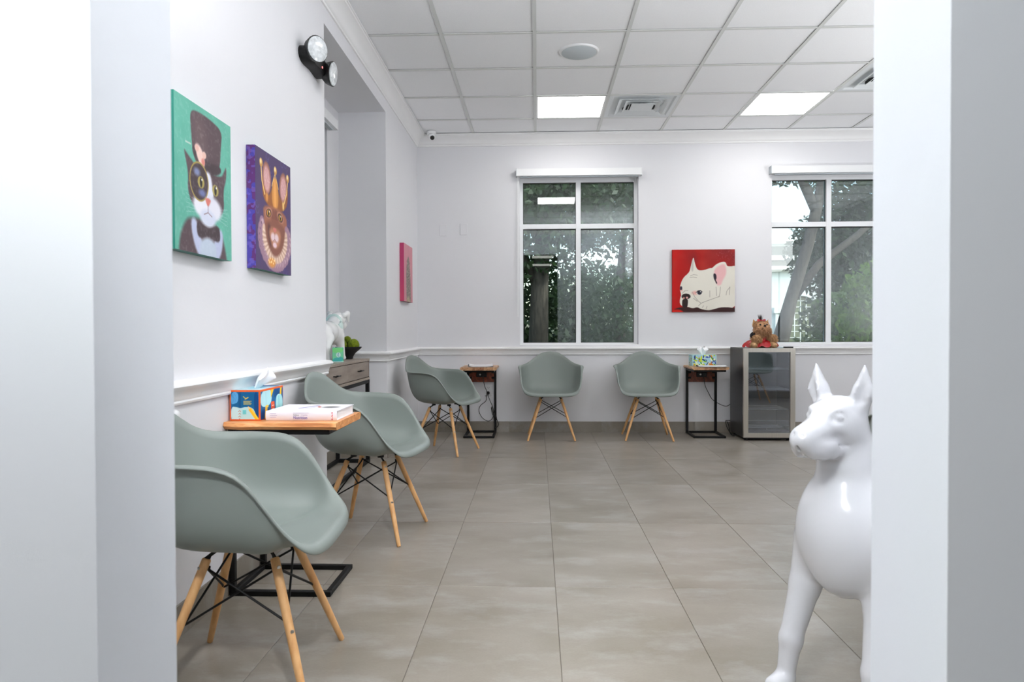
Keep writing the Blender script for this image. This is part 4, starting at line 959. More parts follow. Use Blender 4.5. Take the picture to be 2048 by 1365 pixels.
link('front_print', print_mesh('front_print', p, (-.034, -.0264, .098), (.068, 0, 0), (0, 0, -.095)), CARD, t)
p = Paint(20, 44, (18, 150, 98)); p.poly([(0, .6), (1, .5), (1, 1), (0, 1)], (20, 128, 128)); p.ell(.5, .55, .25, .3, (90, 170, 170))
link('side_print', print_mesh('side_print', p, (-.0364, .024, .098), (0, -.048, 0), (0, 0, -.095)), CARD, t)
obj('tray', MB().prism_z([(-.039, -.029), (.039, -.029), (.039, .029), (-.039, .029)], -.0, .006, .001), mat('clear_tray', (206, 226, 222), .15), t)
t = thing('bowl', 'flared black footed bowl on the console holding green moss balls', 'bowl', (-1.428, 5.165, ZT)); t2 = obj('vessel', MB().lathe([(.031, 0), (.033, .004), (.036, .02), (.052, .045), (.082, .070), (.098, .084), (.099, .092), (.093, .090), (.078, .074), (.05, .052), (.001, .045)], 36), mat('matte_black_ceramic', (22, 22, 24), .5, var=.1), t, angle=50)
MOSS = mat('moss_green', (128, 142, 20), .95, rgb2=(92, 110, 12), scale=90, bump=.9, bscale=260)
for n, (x, y, z, r, lab) in enumerate([(-.038, -.028, .106, .036, 'green moss ball in the black bowl, nearest to the dog figurine'), (.040, -.004, .108, .044, 'green moss ball at the room side of the black bowl'), (-.020, .046, .110, .034, 'green moss ball at the back of the black bowl'), (-.010, .008, .146, .028, 'green moss ball topmost in the black bowl')]):
    b = bmesh.new(); bmesh.ops.create_icosphere(b, subdivisions=4, radius=r)
    for v in b.verts:
        q = v.co * (60); v.co *= 1 + .025 * math.sin(q.x * 2.1 + n) * math.sin(q.y * 1.9) + .02 * math.sin(q.z * 2.7 + q.x)
    me = bpy.data.meshes.new('moss_ball'); b.to_mesh(me); b.free(); me.shade_smooth(); o = link('moss_ball', me, MOSS, None, (-1.428 + x, 5.165 + y, ZT + z)); tag(o, lab, 'moss ball', 'moss balls in the bowl')

# ------------------------------------------------------------------ paintings
ART = attr_mat('canvas_print', .6, .25, .2)
def canvas(name, label, pt, side_pt_l, side_pt_r, side_rgb, org, along, out, wd, ht, dp):
    """org: top-left corner at the wall; along: direction to the viewer's right; out: away from the wall"""
    A = Vector(along); O = Vector(out); Zd = Vector((0, 0, -1)); o0 = Vector(org)
    t = thing(name, label, 'painting', o0 + A * wd / 2 + Zd * ht)
    off = -(o0 + A * wd / 2 + Zd * ht)
    b = MB(); c = [o0 + off, o0 + off + A * wd, o0 + off + A * wd + Zd * ht, o0 + off + Zd * ht]
    b.add([p + O * .001 for p in c] + [p + O * (dp - .0006) for p in c], [(0, 1, 5, 4), (1, 2, 6, 5), (2, 3, 7, 6), (3, 0, 4, 7), (3, 2, 1, 0), (4, 5, 6, 7)])
    obj('stretched_canvas', b, mat(name + '_edge', side_rgb, .6, var=.35, scale=30), t)
    link('picture', print_mesh('picture', pt, c[0] + O * dp, A * wd, Zd * ht), ART, t)
    if side_pt_l is not None: link('edge_picture', print_mesh('edge_picture', side_pt_l, c[0] + O * .001 - A * .0005, O * (dp - .001), Zd * ht), ART, t)
    return t
def cat_hat():
    p = Paint(150, 186, (84, 164, 142)); n = p.noise(7, 9, 3); p.put(np.clip(n - .35, 0, 1) * .6, (60, 140, 118)); p.put(np.clip(p.noise(14, 18, 5) - .5, 0, 1) * .8 * (p.U > .6), (96, 190, 158))
    B = (72, 56, 60); K = (54, 42, 46)
    p.poly([(.05, 1.15), (.06, .93), (.14, .82), (.24, .76), (.7, .76), (.84, .84), (.95, 1.15)], B, .04)
    p.poly([(.14, .33), (.20, .36), (.36, .42), (.8, .42), (.86, .36), (.91, .31), (.90, .42), (.84, .5), (.86, .66), (.7, .72), (.3, .70), (.20, .60), (.22, .48)], B, .02)
    p.poly([(.25, .06), (.4, .04), (.62, .045), (.83, .075), (.80, .2), (.78, .36), (.62, .44), (.45, .42), (.30, .37), (.27, .2)], B, .015); p.poly([(.28, .09), (.5, .07), (.56, .36), (.34, .34)], (84, 66, 68), .12)
    p.poly([(.28, .27), (.5, .36), (.8, .33), (.8, .40), (.55, .44), (.3, .36)], K, .02); p.line([(.26, .285), (.18, .285)], .012, (190, 200, 190), .01)
    p.ell(.42, .33, .10, .055, (226, 190, 178), .02, .9); p.ell(.36, .29, .035, .03, (214, 166, 152), .01); p.ell(.49, .315, .035, .03, (220, 176, 160), .01); p.ell(.47, .365, .03, .03, (206, 120, 106), .02)
    p.poly([(.50, .42), (.60, .42), (.64, .52), (.66, .60), (.46, .60), (.50, .52)], (214, 216, 230), .03)
    p.ell(.55, .665, .25, .115, (204, 206, 220), .04); p.ell(.43, .665, .12, .085, (224, 224, 232), .03); p.ell(.67, .67, .11, .08, (218, 218, 228), .03); p.ell(.55, .74, .14, .075, (200, 206, 224), .03)
    p.ell(.40, .51, .155, .155, K, .015); p.ell(.40, .51, .165, .165, (150, 128, 60), .0); p.ell(.40, .51, .150, .150, K, .01); p.ell(.36, .45, .05, .03, (110, 120, 160), .03); p.ell(.45, .58, .06, .03, (96, 104, 150), .03)
    for x, y in ((.43, .51), (.69, .525)): p.ell(x, y, .058, .050, (156, 140, 70), .01); p.ell(x, y, .022, .042, (24, 20, 22), .005); p.ell(x + .015, y - .02, .010, .010, (235, 235, 230), .005)
    p.poly([(.49, .60), (.61, .60), (.58, .64), (.55, .66), (.52, .64)], (200, 104, 92), .015); p.line([(.55, .65), (.55, .70), (.48, .72)], .008, (120, 90, 96), .005); p.line([(.55, .70), (.62, .72)], .008, (120, 90, 96), .005)
    for k in range(5): p.line([(.40, .66 + .014 * k), (.18, .62 + .03 * k)], .004, (230, 230, 238), .0, .35); p.line([(.70, .66 + .014 * k), (.92, .63 + .03 * k)], .004, (230, 230, 238), .0, .35)
    p.poly([(.24, .78), (.34, .76), (.42, .9), (.55, 1.0), (.66, .9), (.76, .78), (.84, .82), (.80, .97), (.68, 1.05), (.45, 1.06), (.3, .95)], (172, 180, 208), .03); p.poly([(.38, .92), (.55, .86), (.72, .92), (.66, 1.1), (.44, 1.1)], (176, 190, 206), .04)
    p.poly([(.34, .77), (.52, .81), (.58, .81), (.76, .76), (.78, .90), (.58, .865), (.52, .865), (.36, .90)], K, .02)
    p.put(np.clip(p.noise(40, 60, 8) - .55, 0, 1) * .25, (235, 235, 240)); p.put(np.full(p.U.shape, .13), (190, 186, 190)); return p  # last wash mixes the canvas's glossy haze into the colours
def cat_crown():
    p = Paint(150, 186, (70, 56, 92)); p.put(np.clip(p.noise(10, 12, 31) - .5, 0, 1) * 1.2, (58, 48, 108)); GO, GD, GL = (206, 138, 62), (140, 82, 40), (240, 200, 116)
    for k in range(26):
        r = np.random.default_rng(k + 60); x, y = r.random(2); p.line([(x + .04 * math.cos(a), y + .03 * math.sin(a)) for a in np.linspace(0, 4.5, 9)], .010, (86, 74, 130), .01, .7)
    p.poly([(.17, .2), (.25, .25), (.34, .40), (.53, .16), (.70, .38), (.84, .26), (.93, .2), (.88, .42), (.53, .47), (.18, .42)], GD, .02); p.poly([(.44, .24), (.53, .15), (.62, .24), (.62, .45), (.44, .45)], GO, .03); p.poly([(.49, .2), (.55, .17), (.57, .44), (.49, .44)], (228, 160, 84), .03)
    p.poly([(.28, .3), (.33, .3), (.33, .42), (.26, .41)], GO, .03); p.poly([(.74, .3), (.79, .3), (.80, .42), (.74, .43)], GL, .03)
    for cx, cy, ro in ((.30, .215, -.12), (.77, .225, .16)): p.ell(cx, cy, .115, .165, (150, 96, 76), .02, ro); p.ell(cx, cy + .01, .085, .135, (206, 154, 152), .03, ro); p.put(np.clip(p.noise(60, 70, 3) - .5, 0, 1) * 1.0 * (np.hypot((p.U - cx) / .085, (p.V - cy) / .11) < 1), (236, 206, 200))
    p.line([(.15, .15), (.17, .26), (.24, .36)], .022, GL, .01); p.line([(.91, .15), (.87, .27), (.80, .36)], .022, GL, .01); p.line([(.53, .14), (.44, .26)], .014, GL, .01); p.line([(.53, .14), (.62, .26)], .014, GL, .01)
    for x, y in ((.15, .115), (.54, .115), (.91, .12)): p.ell(x, y, .042, .046, (196, 144, 70), .01); p.ell(x - .01, y - .01, .024, .026, (248, 226, 160), .02)
    p.poly([(.20, .44), (.86, .44), (.88, .6), (.80, .74), (.66, .85), (.46, .84), (.28, .72), (.20, .56)], (150, 92, 70), .03); p.poly([(.38, .46), (.66, .46), (.60, .64), (.44, .64)], (126, 74, 58), .04)
    for k in range(5): p.line([(.44 + .045 * k, .46), (.46 + .036 * k, .54)], .012, (90, 50, 44), .01, .7)
    for s in (-1, 1):
        cx = .51 + s * .165; p.ell(cx, .505, .095, .052, (190, 134, 110), .02, s * .25); p.ell(cx, .508, .075, .046, (70, 44, 40), .01, s * .2); p.ell(cx, .508, .050, .034, (196, 146, 52), .008); p.ell(cx, .508, .020, .030, (26, 20, 20), .005); p.ell(cx + .014, .494, .010, .010, (250, 245, 235), .004)
    p.poly([(.36, .60), (.51, .60), (.66, .60), (.68, .70), (.51, .72), (.34, .70)], (196, 140, 108), .04); p.ell(.51, .715, .10, .06, (226, 206, 212), .03); p.ell(.51, .765, .055, .03, (226, 198, 206), .02); p.poly([(.45, .62), (.57, .62), (.53, .66), (.49, .66)], (190, 104, 98), .012); p.line([(.51, .66), (.51, .71)], .006, (120, 70, 70))
    for k in range(4): p.line([(.60, .68 + .012 * k), (.82, .66 + .02 * k)], .004, (236, 220, 220), 0, .6); p.line([(.42, .68 + .012 * k), (.22, .66 + .02 * k)], .004, (236, 220, 220), 0, .6)
    an = np.linspace(-.5, PI + .5, 60)
    for k, a in enumerate(an): cx, cy = .53 + (.40 + .02 * (k % 3 - 1)) * math.cos(a), .715 + (.225 + .012 * (k % 2)) * math.sin(a); p.ell(cx, cy, .062, .060, (150, 116, 134), .012, 0, .9); p.ell(cx + .014, cy - .006, .030, .026, (196, 166, 172), .01, 0, .8); p.ell(cx - .012, cy + .010, .014, .014, (88, 62, 84), .005, 0, .8)
    p.poly([(.16, .64), (.22, .60), (.30, .66), (.76, .66), (.84, .60), (.90, .66), (.86, .80), (.72, .90), (.52, .935), (.33, .89), (.19, .78)], (214, 182, 158), .02)
    for k, a in enumerate(np.linspace(-.3, PI + .3, 34)): p.line([(.52 + .20 * math.cos(a), .72 + .105 * math.sin(a)), (.53 + .36 * math.cos(a), .72 + .20 * math.sin(a))], .012, (238, 216, 198) if k % 2 else (178, 140, 120), .01, .8)
    p.poly([(.24, .56), (.82, .56), (.80, .70), (.70, .82), (.52, .88), (.36, .82), (.25, .70)], (122, 74, 58), .04)
    p.poly([(.30, .60), (.40, .60), (.42, .80), (.34, .76)], (84, 50, 46), .04); p.poly([(.34, .62), (.70, .62), (.66, .76), (.5, .80), (.38, .74)], (176, 116, 86), .05)
    p.poly([(.45, .615), (.57, .615), (.53, .655), (.49, .655)], (196, 108, 100), .012); p.ell(.46, .70, .06, .045, (222, 196, 200), .03); p.ell(.56, .70, .06, .045, (222, 196, 200), .03); p.ell(.51, .765, .055, .03, (226, 198, 206), .02); p.line([(.51, .66), (.51, .715), (.46, .735)], .006, (120, 70, 70)); p.line([(.51, .715), (.56, .735)], .006, (120, 70, 70))
    p.ell(.42, .925, .10, .05, (214, 140, 60), .03)
    for k in range(9): p.ell(.34 + .02 * k, .91 + .02 * math.sin(k * 2.3), .012, .012, (250, 214, 150), .006)
    p.put(np.full(p.U.shape, .10), (200, 180, 190)); return p  # pale overlay: gloss haze put into the picture's colours
def purple_edge():
    p = Paint(16, 186, (72, 64, 148)); p.put((p.noise(2.5, 24, 4) > .52) * .8, (92, 44, 92)); p.put((p.noise(3, 40, 9) > .68) * .5, (110, 100, 180)); return p
def pink_art():
    p = Paint(60, 110, (206, 142, 152)); p.put(np.clip(p.noise(4, 7, 2) - .4, 0, 1) * .6, (190, 120, 134))
    p.poly([(.5, .18), (.62, .26), (.70, .42), (.76, .7), (.80, 1.05), (.28, 1.05), (.26, .75), (.24, .5), (.36, .28)], (134, 124, 118), .04)
    m = (np.abs(p.U - .5) < .24) & (p.V > .25); p.put(np.clip(p.noise(26, 46, 5) - .45, 0, 1) * 1.6 * m, (92, 84, 80)); p.put(np.clip(p.noise(30, 50, 7) - .52, 0, 1) * 1.6 * m, (206, 194, 176)); p.ell(.5, .98, .2, .14, (196, 178, 140), .1, 0, .6); return p
def bulldog():
    p = Paint(150, 150, (158, 26, 22)); p.put(np.clip(p.noise(9, 7, 3) - .35, 0, 1) * 1.2, (126, 30, 32)); x = np.clip((p.U - .45) * 1.6 + (p.noise(5, 5, 8) - .5) * .7, 0, 1); p.put(x * .75, (120, 44, 48)); p.put(np.clip(.35 - p.U, 0, .35) * 2.4, (196, 18, 14)); p.put(np.clip(p.noise(70, 70, 5) - .62, 0, 1) * .8 * (p.U > .7), (180, 120, 122)); p.put(np.clip(p.noise(6, 9, 14) - .55, 0, 1) * 1.6, (176, 52, 40))
    p.poly([(.0, .97), (.1, .925), (.25, .92), (1.05, .90), (1.05, 1.1), (.2, 1.1), (.16, .98)], (58, 34, 34), .01); p.poly([(.0, .95), (.18, .97), (.2, 1.1), (-.05, 1.1)], (206, 30, 16), .02)
    Wt = (222, 218, 206)
    p.poly([(.336, .10), (.355, .2), (.397, .33), (.496, .335), (.6, .297), (.637, .30), (.70, .235), (.796, .196), (.855, .20), (.876, .285), (1.06, .25), (1.06, .945), (.796, .918), (.637, .965), (.57, .975), (.458, .955), (.40, .92), (.327, .945), (.242, .914), (.158, .914), (.115, .857), (.125, .772), (.144, .725), (.112, .612), (.167, .452), (.27, .367), (.289, .292)], Wt, .006)
    p.put(np.clip(p.noise(5, 5, 17) - .45, 0, 1) * .7 * (np.abs(p.c - np.array(Wt)).max(-1) < 2), (206, 200, 186)); p.poly([(.3, .33), (.31, .2), (.335, .14), (.34, .28), (.33, .36)], (190, 186, 178), .02)
    p.poly([(.66, .33), (.74, .26), (.83, .225), (.86, .30), (.86, .40), (.80, .50), (.78, .57), (.72, .58), (.68, .5)], (226, 178, 178), .03); p.poly([(.655, .38), (.70, .39), (.71, .46), (.69, .49), (.72, .53), (.71, .56), (.68, .50), (.66, .46)], (44, 36, 46), .008)
    p.ell(.14, .62, .020, .034, (52, 48, 62), .006); p.ell(.15, .655, .02, .012, (222, 176, 168), .01); p.ell(.365, .695, .05, .03, (224, 170, 162), .03); p.ell(.43, .69, .045, .036, (226, 224, 220), .008); p.ell(.435, .69, .036, .034, (40, 40, 52), .006); p.ell(.45, .675, .008, .008, (235, 235, 235), .004); p.line([(.38, .69), (.41, .66), (.45, .655), (.48, .68)], .010, (60, 50, 54), .005)
    p.ell(.22, .75, .072, .045, (46, 34, 34), .008); p.poly([(.165, .79), (.25, .79), (.25, .86), (.24, .93), (.16, .93), (.155, .85)], (46, 34, 34), .01); p.ell(.185, .775, .014, .014, (206, 140, 128), .006); p.ell(.235, .77, .018, .016, (214, 160, 150), .006)
    G_ = (150, 142, 134)
    for l in ([(.29, .42), (.34, .40), (.40, .41)], [(.28, .445), (.34, .44), (.39, .45)], [(.32, .68), (.36, .76), (.42, .83), (.46, .86)], [(.34, .78), (.40, .83)], [(.70, .6), (.71, .74)], [(.77, .6), (.76, .7), (.745, .76)], [(.92, .60), (.87, .67), (.86, .73)], [(.92, .61), (.91, .73)], [(.62, .80), (.52, .835), (.46, .86), (.42, .9)], [(.16, .70), (.2, .66), (.25, .655)], [(.76, .75), (.62, .80)], [(.6, .66), (.6, .76)], [(.48, .93), (.50, .90)], [(.54, .95), (.555, .91)]): p.line(l, .007, G_, .006)
    return p
canvas('cat_painting', 'canvas of a black and white cat in a top hat on teal ground', cat_hat(), Paint(6, 40, (46, 128, 112)), None, (46, 110, 98), (XL, 2.168, 1.788), (0, 1, 0), (1, 0, 0), .408, .507, .038)
canvas('cat_painting', 'canvas of a ginger cat in a gold crown on purple ground', cat_crown(), purple_edge(), None, (60, 50, 96), (XL, 2.803, 1.783), (0, 1, 0), (1, 0, 0), .405, .507, .038)
p = Paint(8, 60, (184, 66, 108)); p.put(np.clip(p.V - .45, 0, 1) * .8 * p.noise(3, 6, 4), (206, 84, 84))
canvas('pink_painting', 'narrow looking pink canvas with a grey figure near the far corner', pink_art(), p, None, (150, 84, 92), (XL, 5.966, 1.783), (0, 1, 0), (1, 0, 0), .406, .507, .038)
canvas('bulldog_painting', 'red canvas of a white bulldog lying down between the two windows', bulldog(), Paint(6, 40, (150, 20, 18)), None, (120, 26, 24), (1.328, YB, 1.803), (1, 0, 0), (0, -1, 0), .608, .612, .030)

# ------------------------------------------------------------------ the big white dog statue
def doberman():
    """local: +x forward, +y the dog's left, z up, origin on the floor between the forefeet"""
    hz = .768; ha = math.radians(3); hp = math.radians(1); hx0, hy0 = -.062, -.035
    ca, sa, cp, sp = math.cos(ha), math.sin(ha), math.cos(hp), math.sin(hp)
    fx = (ca * cp, sa * cp, sp); lx = (-sa, ca, 0); ux = (-ca * sp, -sa * sp, cp); rot = (fx, lx, ux)
    def H(x, y, z): return tuple(o + x * a + y * b + z * c for o, a, b, c in zip((hx0, hy0, hz), fx, lx, ux))
    Rm = [[fx[i], lx[i], ux[i]] for i in range(3)]
    he = lambda c, r: ell(H(*c), r, Rm)
    hc = lambda a, b, ra, rb: cone(H(*a), H(*b), ra, rb)
    it = [('+', ell((-.085, 0, .440), (.112, .100, .148)), .01), ('+', ell((-.24, 0, .455), (.22, .108, .148)), .05), ('+', ell((-.035, 0, .44), (.055, .080, .130)), .07),
          ('+', ell((-.43, 0, .50), (.16, .090, .105)), .06), ('+', ell((-.53, 0, .50), (.11, .088, .11)), .05),
          ('+', cone((-.14, -.008, .53), (-.110, -.024, .67), .104, .072), .05), ('+', cone((-.110, -.024, .66), (-.090, -.036, .765), .071, .058), .03), ('+', cone((-.075, -.004, .46), (-.085, -.018, .62), .082, .060), .05)]
    for s in (-1, 1):
        g = 1.06 if s < 0 else .84
        it += [('+', ell((-.105, s * .100, .445), (.080, .050, .125)), .075), ('+', cone((-.085, s * .104 * g, .41), (-.060, s * .116 * g, .285), .056, .042), .022), ('+', cone((-.060, s * .116 * g, .285), (-.012, s * .128 * g, .135), .042, .031), .015),
               ('+', cone((-.012, s * .128 * g, .135), (.004, s * .130 * g, .050), .031, .025), .012), ('+', ell((.024, s * .131 * g, .022), (.048, .031, .023)), .018), ('+', ell((-.013, s * .127 * g, .130), (.028, .026, .032)), .015)]
        it += [('+', ell((-.53, s * .075, .43), (.085, .045, .125)), .03), ('+', cone((-.51, s * .082, .36), (-.60, s * .088, .22), .050, .030), .03), ('+', cone((-.60, s * .088, .22), (-.585, s * .09, .05), .026, .020), .015), ('+', ell((-.56, s * .09, .022), (.046, .030, .023)), .015)]
        for k in (-1, 0, 1): it += [('+', ell((.056, s * .131 * g + k * .017, .018), (.017, .010, .017)), .006), ('+', ell((-.526, s * .09 + k * .017, .018), (.017, .010, .017)), .006)]
    it += [('+', cone((-.63, 0, .56), (-.67, 0, .60), .022, .016), .02)]
    # head
    it += [('+', he((-.015, 0, .002), (.082, .068, .060)), .02), ('+', he((.025, 0, -.005), (.060, .056, .052)), .02), ('+', hc((.045, 0, -.020), (.150, 0, -.046), .047, .037), .025), ('+', hc((.050, 0, .006), (.150, 0, -.026), .020, .016), .012),
           ('+', he((.150, 0, -.034), (.026, .025, .020)), .012), ('+', he((.164, 0, -.028), (.015, .020, .014)), .006)]
    for s in (-1, 1):
        it += [('+', he((.095, s * .024, -.068), (.064, .026, .034)), .012), ('+', he((.138, s * .018, -.066), (.027, .019, .031)), .008), ('+', he((-.010, s * .045, -.030), (.052, .028, .045)), .022), ('+', hc((-.02, s * .046, -.064), (.06, s * .028, -.086), .012, .013), .02),
               ('+', he((.042, s * .034, .028), (.028, .014, .011)), .012)]
    it += [('+', hc((-.02, 0, -.060), (.10, 0, -.078), .042, .020), .02)]
    for s in (-1, 1):
        it += [('-', he((.066, s * .043, .010), (.026, .014, .015)), .008), ('+', he((.052, s * .039, .010), (.0155, .0145, .0125)), .002), ('+', hc((.035, s * .048, .014), (.068, s * .036, .018), .0045, .004), .004), ('+', hc((.035, s * .049, .002), (.066, s * .038, .000), .004, .004), .004),
               ('-', he((.182, s * .012, -.030), (.008, .006, .005)), .003), ('-', hc((.150, s * .004, -.060), (.020, s * .052, -.066), .0028, .0028), .005), ('-', he((.10, s * .046, -.040), (.05, .006, .010)), .01)]
        # ears: upright cones, hollowed in front
        it += [('+', hc((-.030, s * .048, .032), (-.026, s * .064, .080), .027, .028), .015), ('+', hc((-.026, s * .064, .076), (-.022, s * .069, .148), .0285, .0045), .006),
               ('-', hc((.004, s * .074, .056), (-.010, s * .074, .130), .021, .003), .005)]
    it += [('-', he((.172, 0, -.062), (.010, .0022, .020)), .004)]
    f = blend(it)
    return net_mesh('body', f, (-.72, -.20, -.004), (.15, .20, .97), .0058, 2)
me = doberman(); STAT = mat('white_gloss_resin', (212, 213, 217), .2, var=.01, scale=3, coat=.25)
me.materials.append(STAT); o = link('dog_statue', me, None, None, (.787, 1.858, .0015)); o.rotation_euler = (0, 0, math.radians(-145))
tag(o, 'tall glossy white statue of a prick-eared dog by the right jamb', 'statue'); o.scale = (1, 1, 1)

# ------------------------------------------------------------------ lettering on the partition wall, softbox lamp out of sight
SIGN = mat('sign_letter_grey', (196, 198, 200), .4)
for n, (s_, x) in enumerate((('COL', 4.42), ('ION', 3.98))):
    t = text_obj('wall_letters', s_, .12, SIGN, None, Matrix.Translation((x, 2.428, 2.42)) @ Matrix.Rotation(PI, 4, 'Z') @ RX, .006); tag(t, ['raised grey wall letters COL, seen mirrored in the right window', 'raised grey wall letters ION, seen mirrored in the right window'][n], 'sign')
t = thing('softbox_lamp', 'photographer\'s octagonal softbox on a stand, mirrored in the right window', 'lamp', (3.47, 3.72, 0), math.radians(137))
a8 = [(.32 * math.cos(k * PI / 4 + PI / 8), .32 * math.sin(k * PI / 4 + PI / 8)) for k in range(8)]
obj('shell', MB().add([(0, y, 2.15 + z) for y, z in a8] + [(-.10, y * .6, 2.15 + z * .6) for y, z in a8] + [(-.16, y * .2, 2.15 + z * .2) for y, z in a8], [(l * 8 + k, l * 8 + (k + 1) % 8, l * 8 + 8 + (k + 1) % 8, l * 8 + 8 + k) for l in (0, 1) for k in range(8)] + [tuple(range(16, 24))]), BLKP, t)
obj('diffuser', MB().add([(-.004, y * .97, 2.15 + z * .97) for y, z in a8], [tuple(range(8))]), emit('lit_diffuser', (.98, .99, 1), SOFT_L), t)
obj('pole', MB().tube([(-.16, 0, .25), (-.16, 0, 2.12)], .014, 8), BLACK, t)
for k in range(3): obj('leg', MB().tube([(-.16, 0, .55), (-.16 + .45 * math.cos(k * 2.1), .45 * math.sin(k * 2.1), .012)], .010, 8), BLACK, t)

# ------------------------------------------------------------------ outside
GR = mat('lawn_and_litter', (92, 96, 66), .95, rgb2=(58, 60, 44), scale=3, bump=.6, bscale=8)
struct('ground_outside', MB().box(-40, YB + .2, -.35, 70, 90, -.15).box(-40, -20, -.35, -2.6, YB + .2, -.15), GR)
BARK = mat('tree_bark', (70, 64, 58), .9, rgb2=(40, 36, 32), scale=10, stretch=(3, 3, .5), bump=.8, bscale=30)
def leaf_mat(name, a, b):
    m = mat(name, a, .55, rgb2=b, scale=1.6); n = m.node_tree; p = n.nodes['Principled BSDF']; out = n.nodes['Material Output']
    tl = n.nodes.new('ShaderNodeBsdfTranslucent'); mx = n.nodes.new('ShaderNodeMixShader'); mx.inputs[0].default_value = .35
    tl.inputs[0].default_value = (*[x * 1.3 for x in lin(a)], 1); n.links.new(p.outputs[0], mx.inputs[1]); n.links.new(tl.outputs[0], mx.inputs[2]); n.links.new(mx.outputs[0], out.inputs[0]); return m
LEAFS = [leaf_mat('leaf_dark', (54, 78, 44), (30, 48, 30)), leaf_mat('leaf_mid', (66, 92, 46), (38, 58, 34)), leaf_mat('leaf_sunlit', (98, 126, 50), (60, 90, 40))]  # the brightest green has sunlight put into its colour
def foliage(blobs, n, size, m, parent, seed):
    r = np.random.default_rng(seed); w = np.array([b[3] * b[4] * b[5] for b in blobs]) ** .7; i = r.choice(len(blobs), n, p=w / w.sum()); B = np.array(blobs, float)[i]
    d = r.normal(0, 1, (n, 3)); d /= np.linalg.norm(d, axis=1)[:, None]; q = r.random(n) ** .42
    c = B[:, :3] + d * B[:, 3:6] * q[:, None]; u = r.normal(0, 1, (n, 3)); u[:, 2] -= .5; u /= np.linalg.norm(u, axis=1)[:, None]
    s = np.cross(u, r.normal(0, 1, (n, 3))); s /= np.linalg.norm(s, axis=1)[:, None] + 1e-9; L = size * (.6 + .8 * r.random(n))[:, None]
    A = np.stack([c - u * L / 2, c + s * L * .24, c + u * L / 2, c - s * L * .24], 1).reshape(-1, 3)
    me = bpy.data.meshes.new('foliage'); me.from_pydata(A.tolist(), [], np.arange(4 * n).reshape(-1, 4).tolist()); me.update()
    o = link('foliage', me, m, parent); o['kind'] = 'stuff'; return o
def tree(name, label, loc, trunk, blobs, n, size, m, seed, cat='tree', group='trees outside the windows'):
    t = thing(name, label, cat, loc, 0, group)
    for k, (pts, rs) in enumerate(trunk): obj('trunk' if k == 0 else 'branch', MB().tube(pts, rs, 10), BARK, t, smooth=True)
    foliage(blobs, n, size, m, t, seed); return t
Gz = -.15
tree('shade_tree', 'dark dense tree seen through the left pane of the middle window', (.0, 13.5, Gz), [([(0, 0, 0), (.05, 0, 2), (.2, .1, 4.2)], [.22, .18, .12]), ([(.05, 0, 2), (-.8, 0, 3.4), (-1.4, .2, 4.4)], [.10, .07, .04])],
     [(-.3, 0, 3.6, 1.7, 1.4, 1.5), (.9, .2, 4.2, 1.6, 1.4, 1.5), (-1.6, .4, 2.6, 1.3, 1.2, 1.2), (.2, 1.2, 1.6, 2.2, .8, 1.3), (-.6, 1.6, .5, 2.4, .7, .8)], 26000, .15, LEAFS[0], 1)
tree('shade_tree', 'dark loose tree with sky gaps through the right pane of the middle window', (2.35, 19.2, Gz), [([(0, 0, 0), (-.1, 0, 1.8), (.1, .1, 4.4)], [.17, .14, .08]), ([(-.1, 0, 1.6), (.9, 0, 3.2), (1.4, .2, 4.6)], [.09, .06, .04])],
     [(-.1, 0, 4.7, 1.9, 1.3, 1.6), (.9, .2, 2.6, 1.2, 1.1, 1.5), (-.9, .2, 1.9, 1.2, 1.0, 1.3), (.2, .6, .6, 1.9, .8, .8)], 13500, .15, LEAFS[0], 2)
tree('shade_tree', 'leaning tree with a thick dark trunk in the left half of the right window', (4.15, 12.6, Gz), [([(.02, 0, 0), (.22, 0, .9), (.42, .0, 1.7), (.72, 0, 2.7), (.86, 0, 3.3), (1.15, 0, 4.6)], [.24, .15, .11, .10, .095, .08]), ([(.44, 0, 1.7), (.95, .1, 2.35), (1.7, .2, 2.9), (2.7, .3, 3.8)], [.08, .07, .06, .04]), ([(.86, 0, 3.3), (.45, 0, 4.2), (.0, 0, 5.2)], [.09, .07, .05])],
     [(.45, 0, 4.2, .9, .8, .45), (1.9, .2, 4.6, 1.3, 1.0, .8), (1.0, .3, .65, .6, .5, .5), (1.3, .3, 1.5, .4, .4, .4)], 4300, .13, LEAFS[1], 3)
tree('shade_tree', 'tall dark tree filling the upper right pane of the right window', (8.5, 16.4, Gz), [([(0, 0, 0), (.1, 0, 2.5), (.3, 0, 5.2)], [.22, .18, .1])],
     [(-.2, 0, 4.6, 2.0, 1.4, 1.5), (-1.2, .2, 3.0, 1.4, 1.2, 1.2), (.9, 0, 3.0, 1.6, 1.3, 1.4), (.2, .5, 1.4, 2.4, 1.0, 1.3)], 26000, .16, LEAFS[0], 4)
tree('young_tree', 'young tree with leaves coloured as sunlit, low in the right pane of the right window', (5.0, 10.45, Gz), [([(0, 0, 0), (.05, 0, 1.2), (0, .1, 2.2)], [.06, .05, .03])],
     [(.1, 0, 1.75, .55, .4, .45), (-.18, 0, 1.2, .34, .35, .38), (.45, .1, 1.15, .5, .4, .42), (.2, 0, .55, .7, .42, .4)], 4200, .11, LEAFS[2], 5, 'tree')
tree('hedge', 'dark clipped hedge along the bottom of the windows outside', (2.6, 22.6, Gz), [([(0, 0, 0), (0, 0, .8)], [.1, .06])], [(x, .3 * math.sin(x * 3), .55, 1.2, .6, .75) for x in np.arange(-5, 3.2, 1.0)], 11000, .15, LEAFS[0], 6, 'hedge', 'hedges outside')
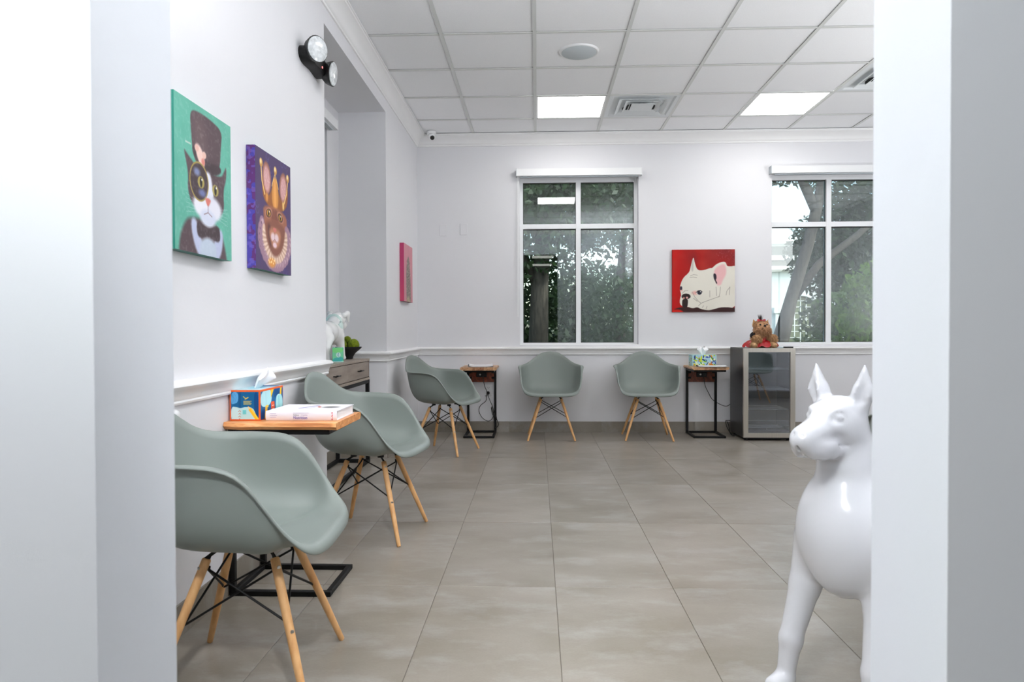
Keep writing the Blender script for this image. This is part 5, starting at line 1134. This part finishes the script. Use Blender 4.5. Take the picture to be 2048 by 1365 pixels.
# white building behind the leaning tree
STU = mat('white_stucco', (214, 222, 222), .85, var=.04); DKG = mat('dark_window_glass', (46, 52, 56), .15); ROOFG = mat('roof_fascia', (232, 236, 236), .6)
bt = thing('white_building', 'white stucco building with an arched grid window outside the right window', 'building', (8.3, 25, Gz))
bw_ = MB(); prof = [(-4.2, 0), (.55, 0)]
ar = [(.55 + .62 - .62 * math.cos(a), 1.75 + .62 * math.sin(a)) for a in np.linspace(0, PI, 13)]
pts = [(-5, 0), (.55, 0)] + ar + [(1.79, 0), (3.0, 0), (3.0, 3.3), (-5, 3.3)]
v = [(x, y, z) for y in (0, .3) for x, z in pts]; n = len(pts)
obj('wall', MB().add(v, [tuple(range(n - 1, -1, -1)), tuple(range(n, 2 * n))] + [(i, (i + 1) % n, n + (i + 1) % n, n + i) for i in range(n)]), STU, bt)
obj('cornice', MB().box(-5.1, -.25, 3.3, 3.1, .3, 3.42).box(-5.2, -.4, 3.62, 3.2, .3, 3.74).box(-5.1, -.3, 4.22, 3.1, .3, 4.36), ROOFG, bt)
obj('fascia', MB().box(-5.1, -.16, 3.42, 3.1, .3, 3.62), DKG, bt); obj('upper_wall', MB().box(-5, .0, 3.74, 3.0, .3, 4.22), STU, bt)
for k in range(5): f = obj('window', MB().box(-4.6 + k * 1.5, -.03, 3.78, -3.3 + k * 1.5, .01, 4.18), ROOFG, bt); obj('pane', MB().box(-4.55 + k * 1.5, -.04, 3.82, -3.35 + k * 1.5, -.031, 4.14), DKG, f)
aw = obj('arched_window', MB().box(.5, .2, 0, 1.84, .24, 2.4), mat('greenish_glass', (92, 104, 80), .25), bt); m = MB()
for k in range(1, 6): m.box(.55 + k * .207 - .012, .17, 0, .55 + k * .207 + .012, .2, 2.36)
for k in range(1, 11): m.box(.55, .17, k * .22 - .012, 1.79, .2, k * .22 + .012)
obj('glazing_bars', m, ROOFG, aw)
for x in (.18, 1.86): obj('pilaster', MB().box(x, -.14, 0, x + .3, 0, 1.75).box(x - .06, -.18, 1.75, x + .36, 0, 1.95).box(x - .06, -.18, 0, x + .36, 0, .22), STU, bt)
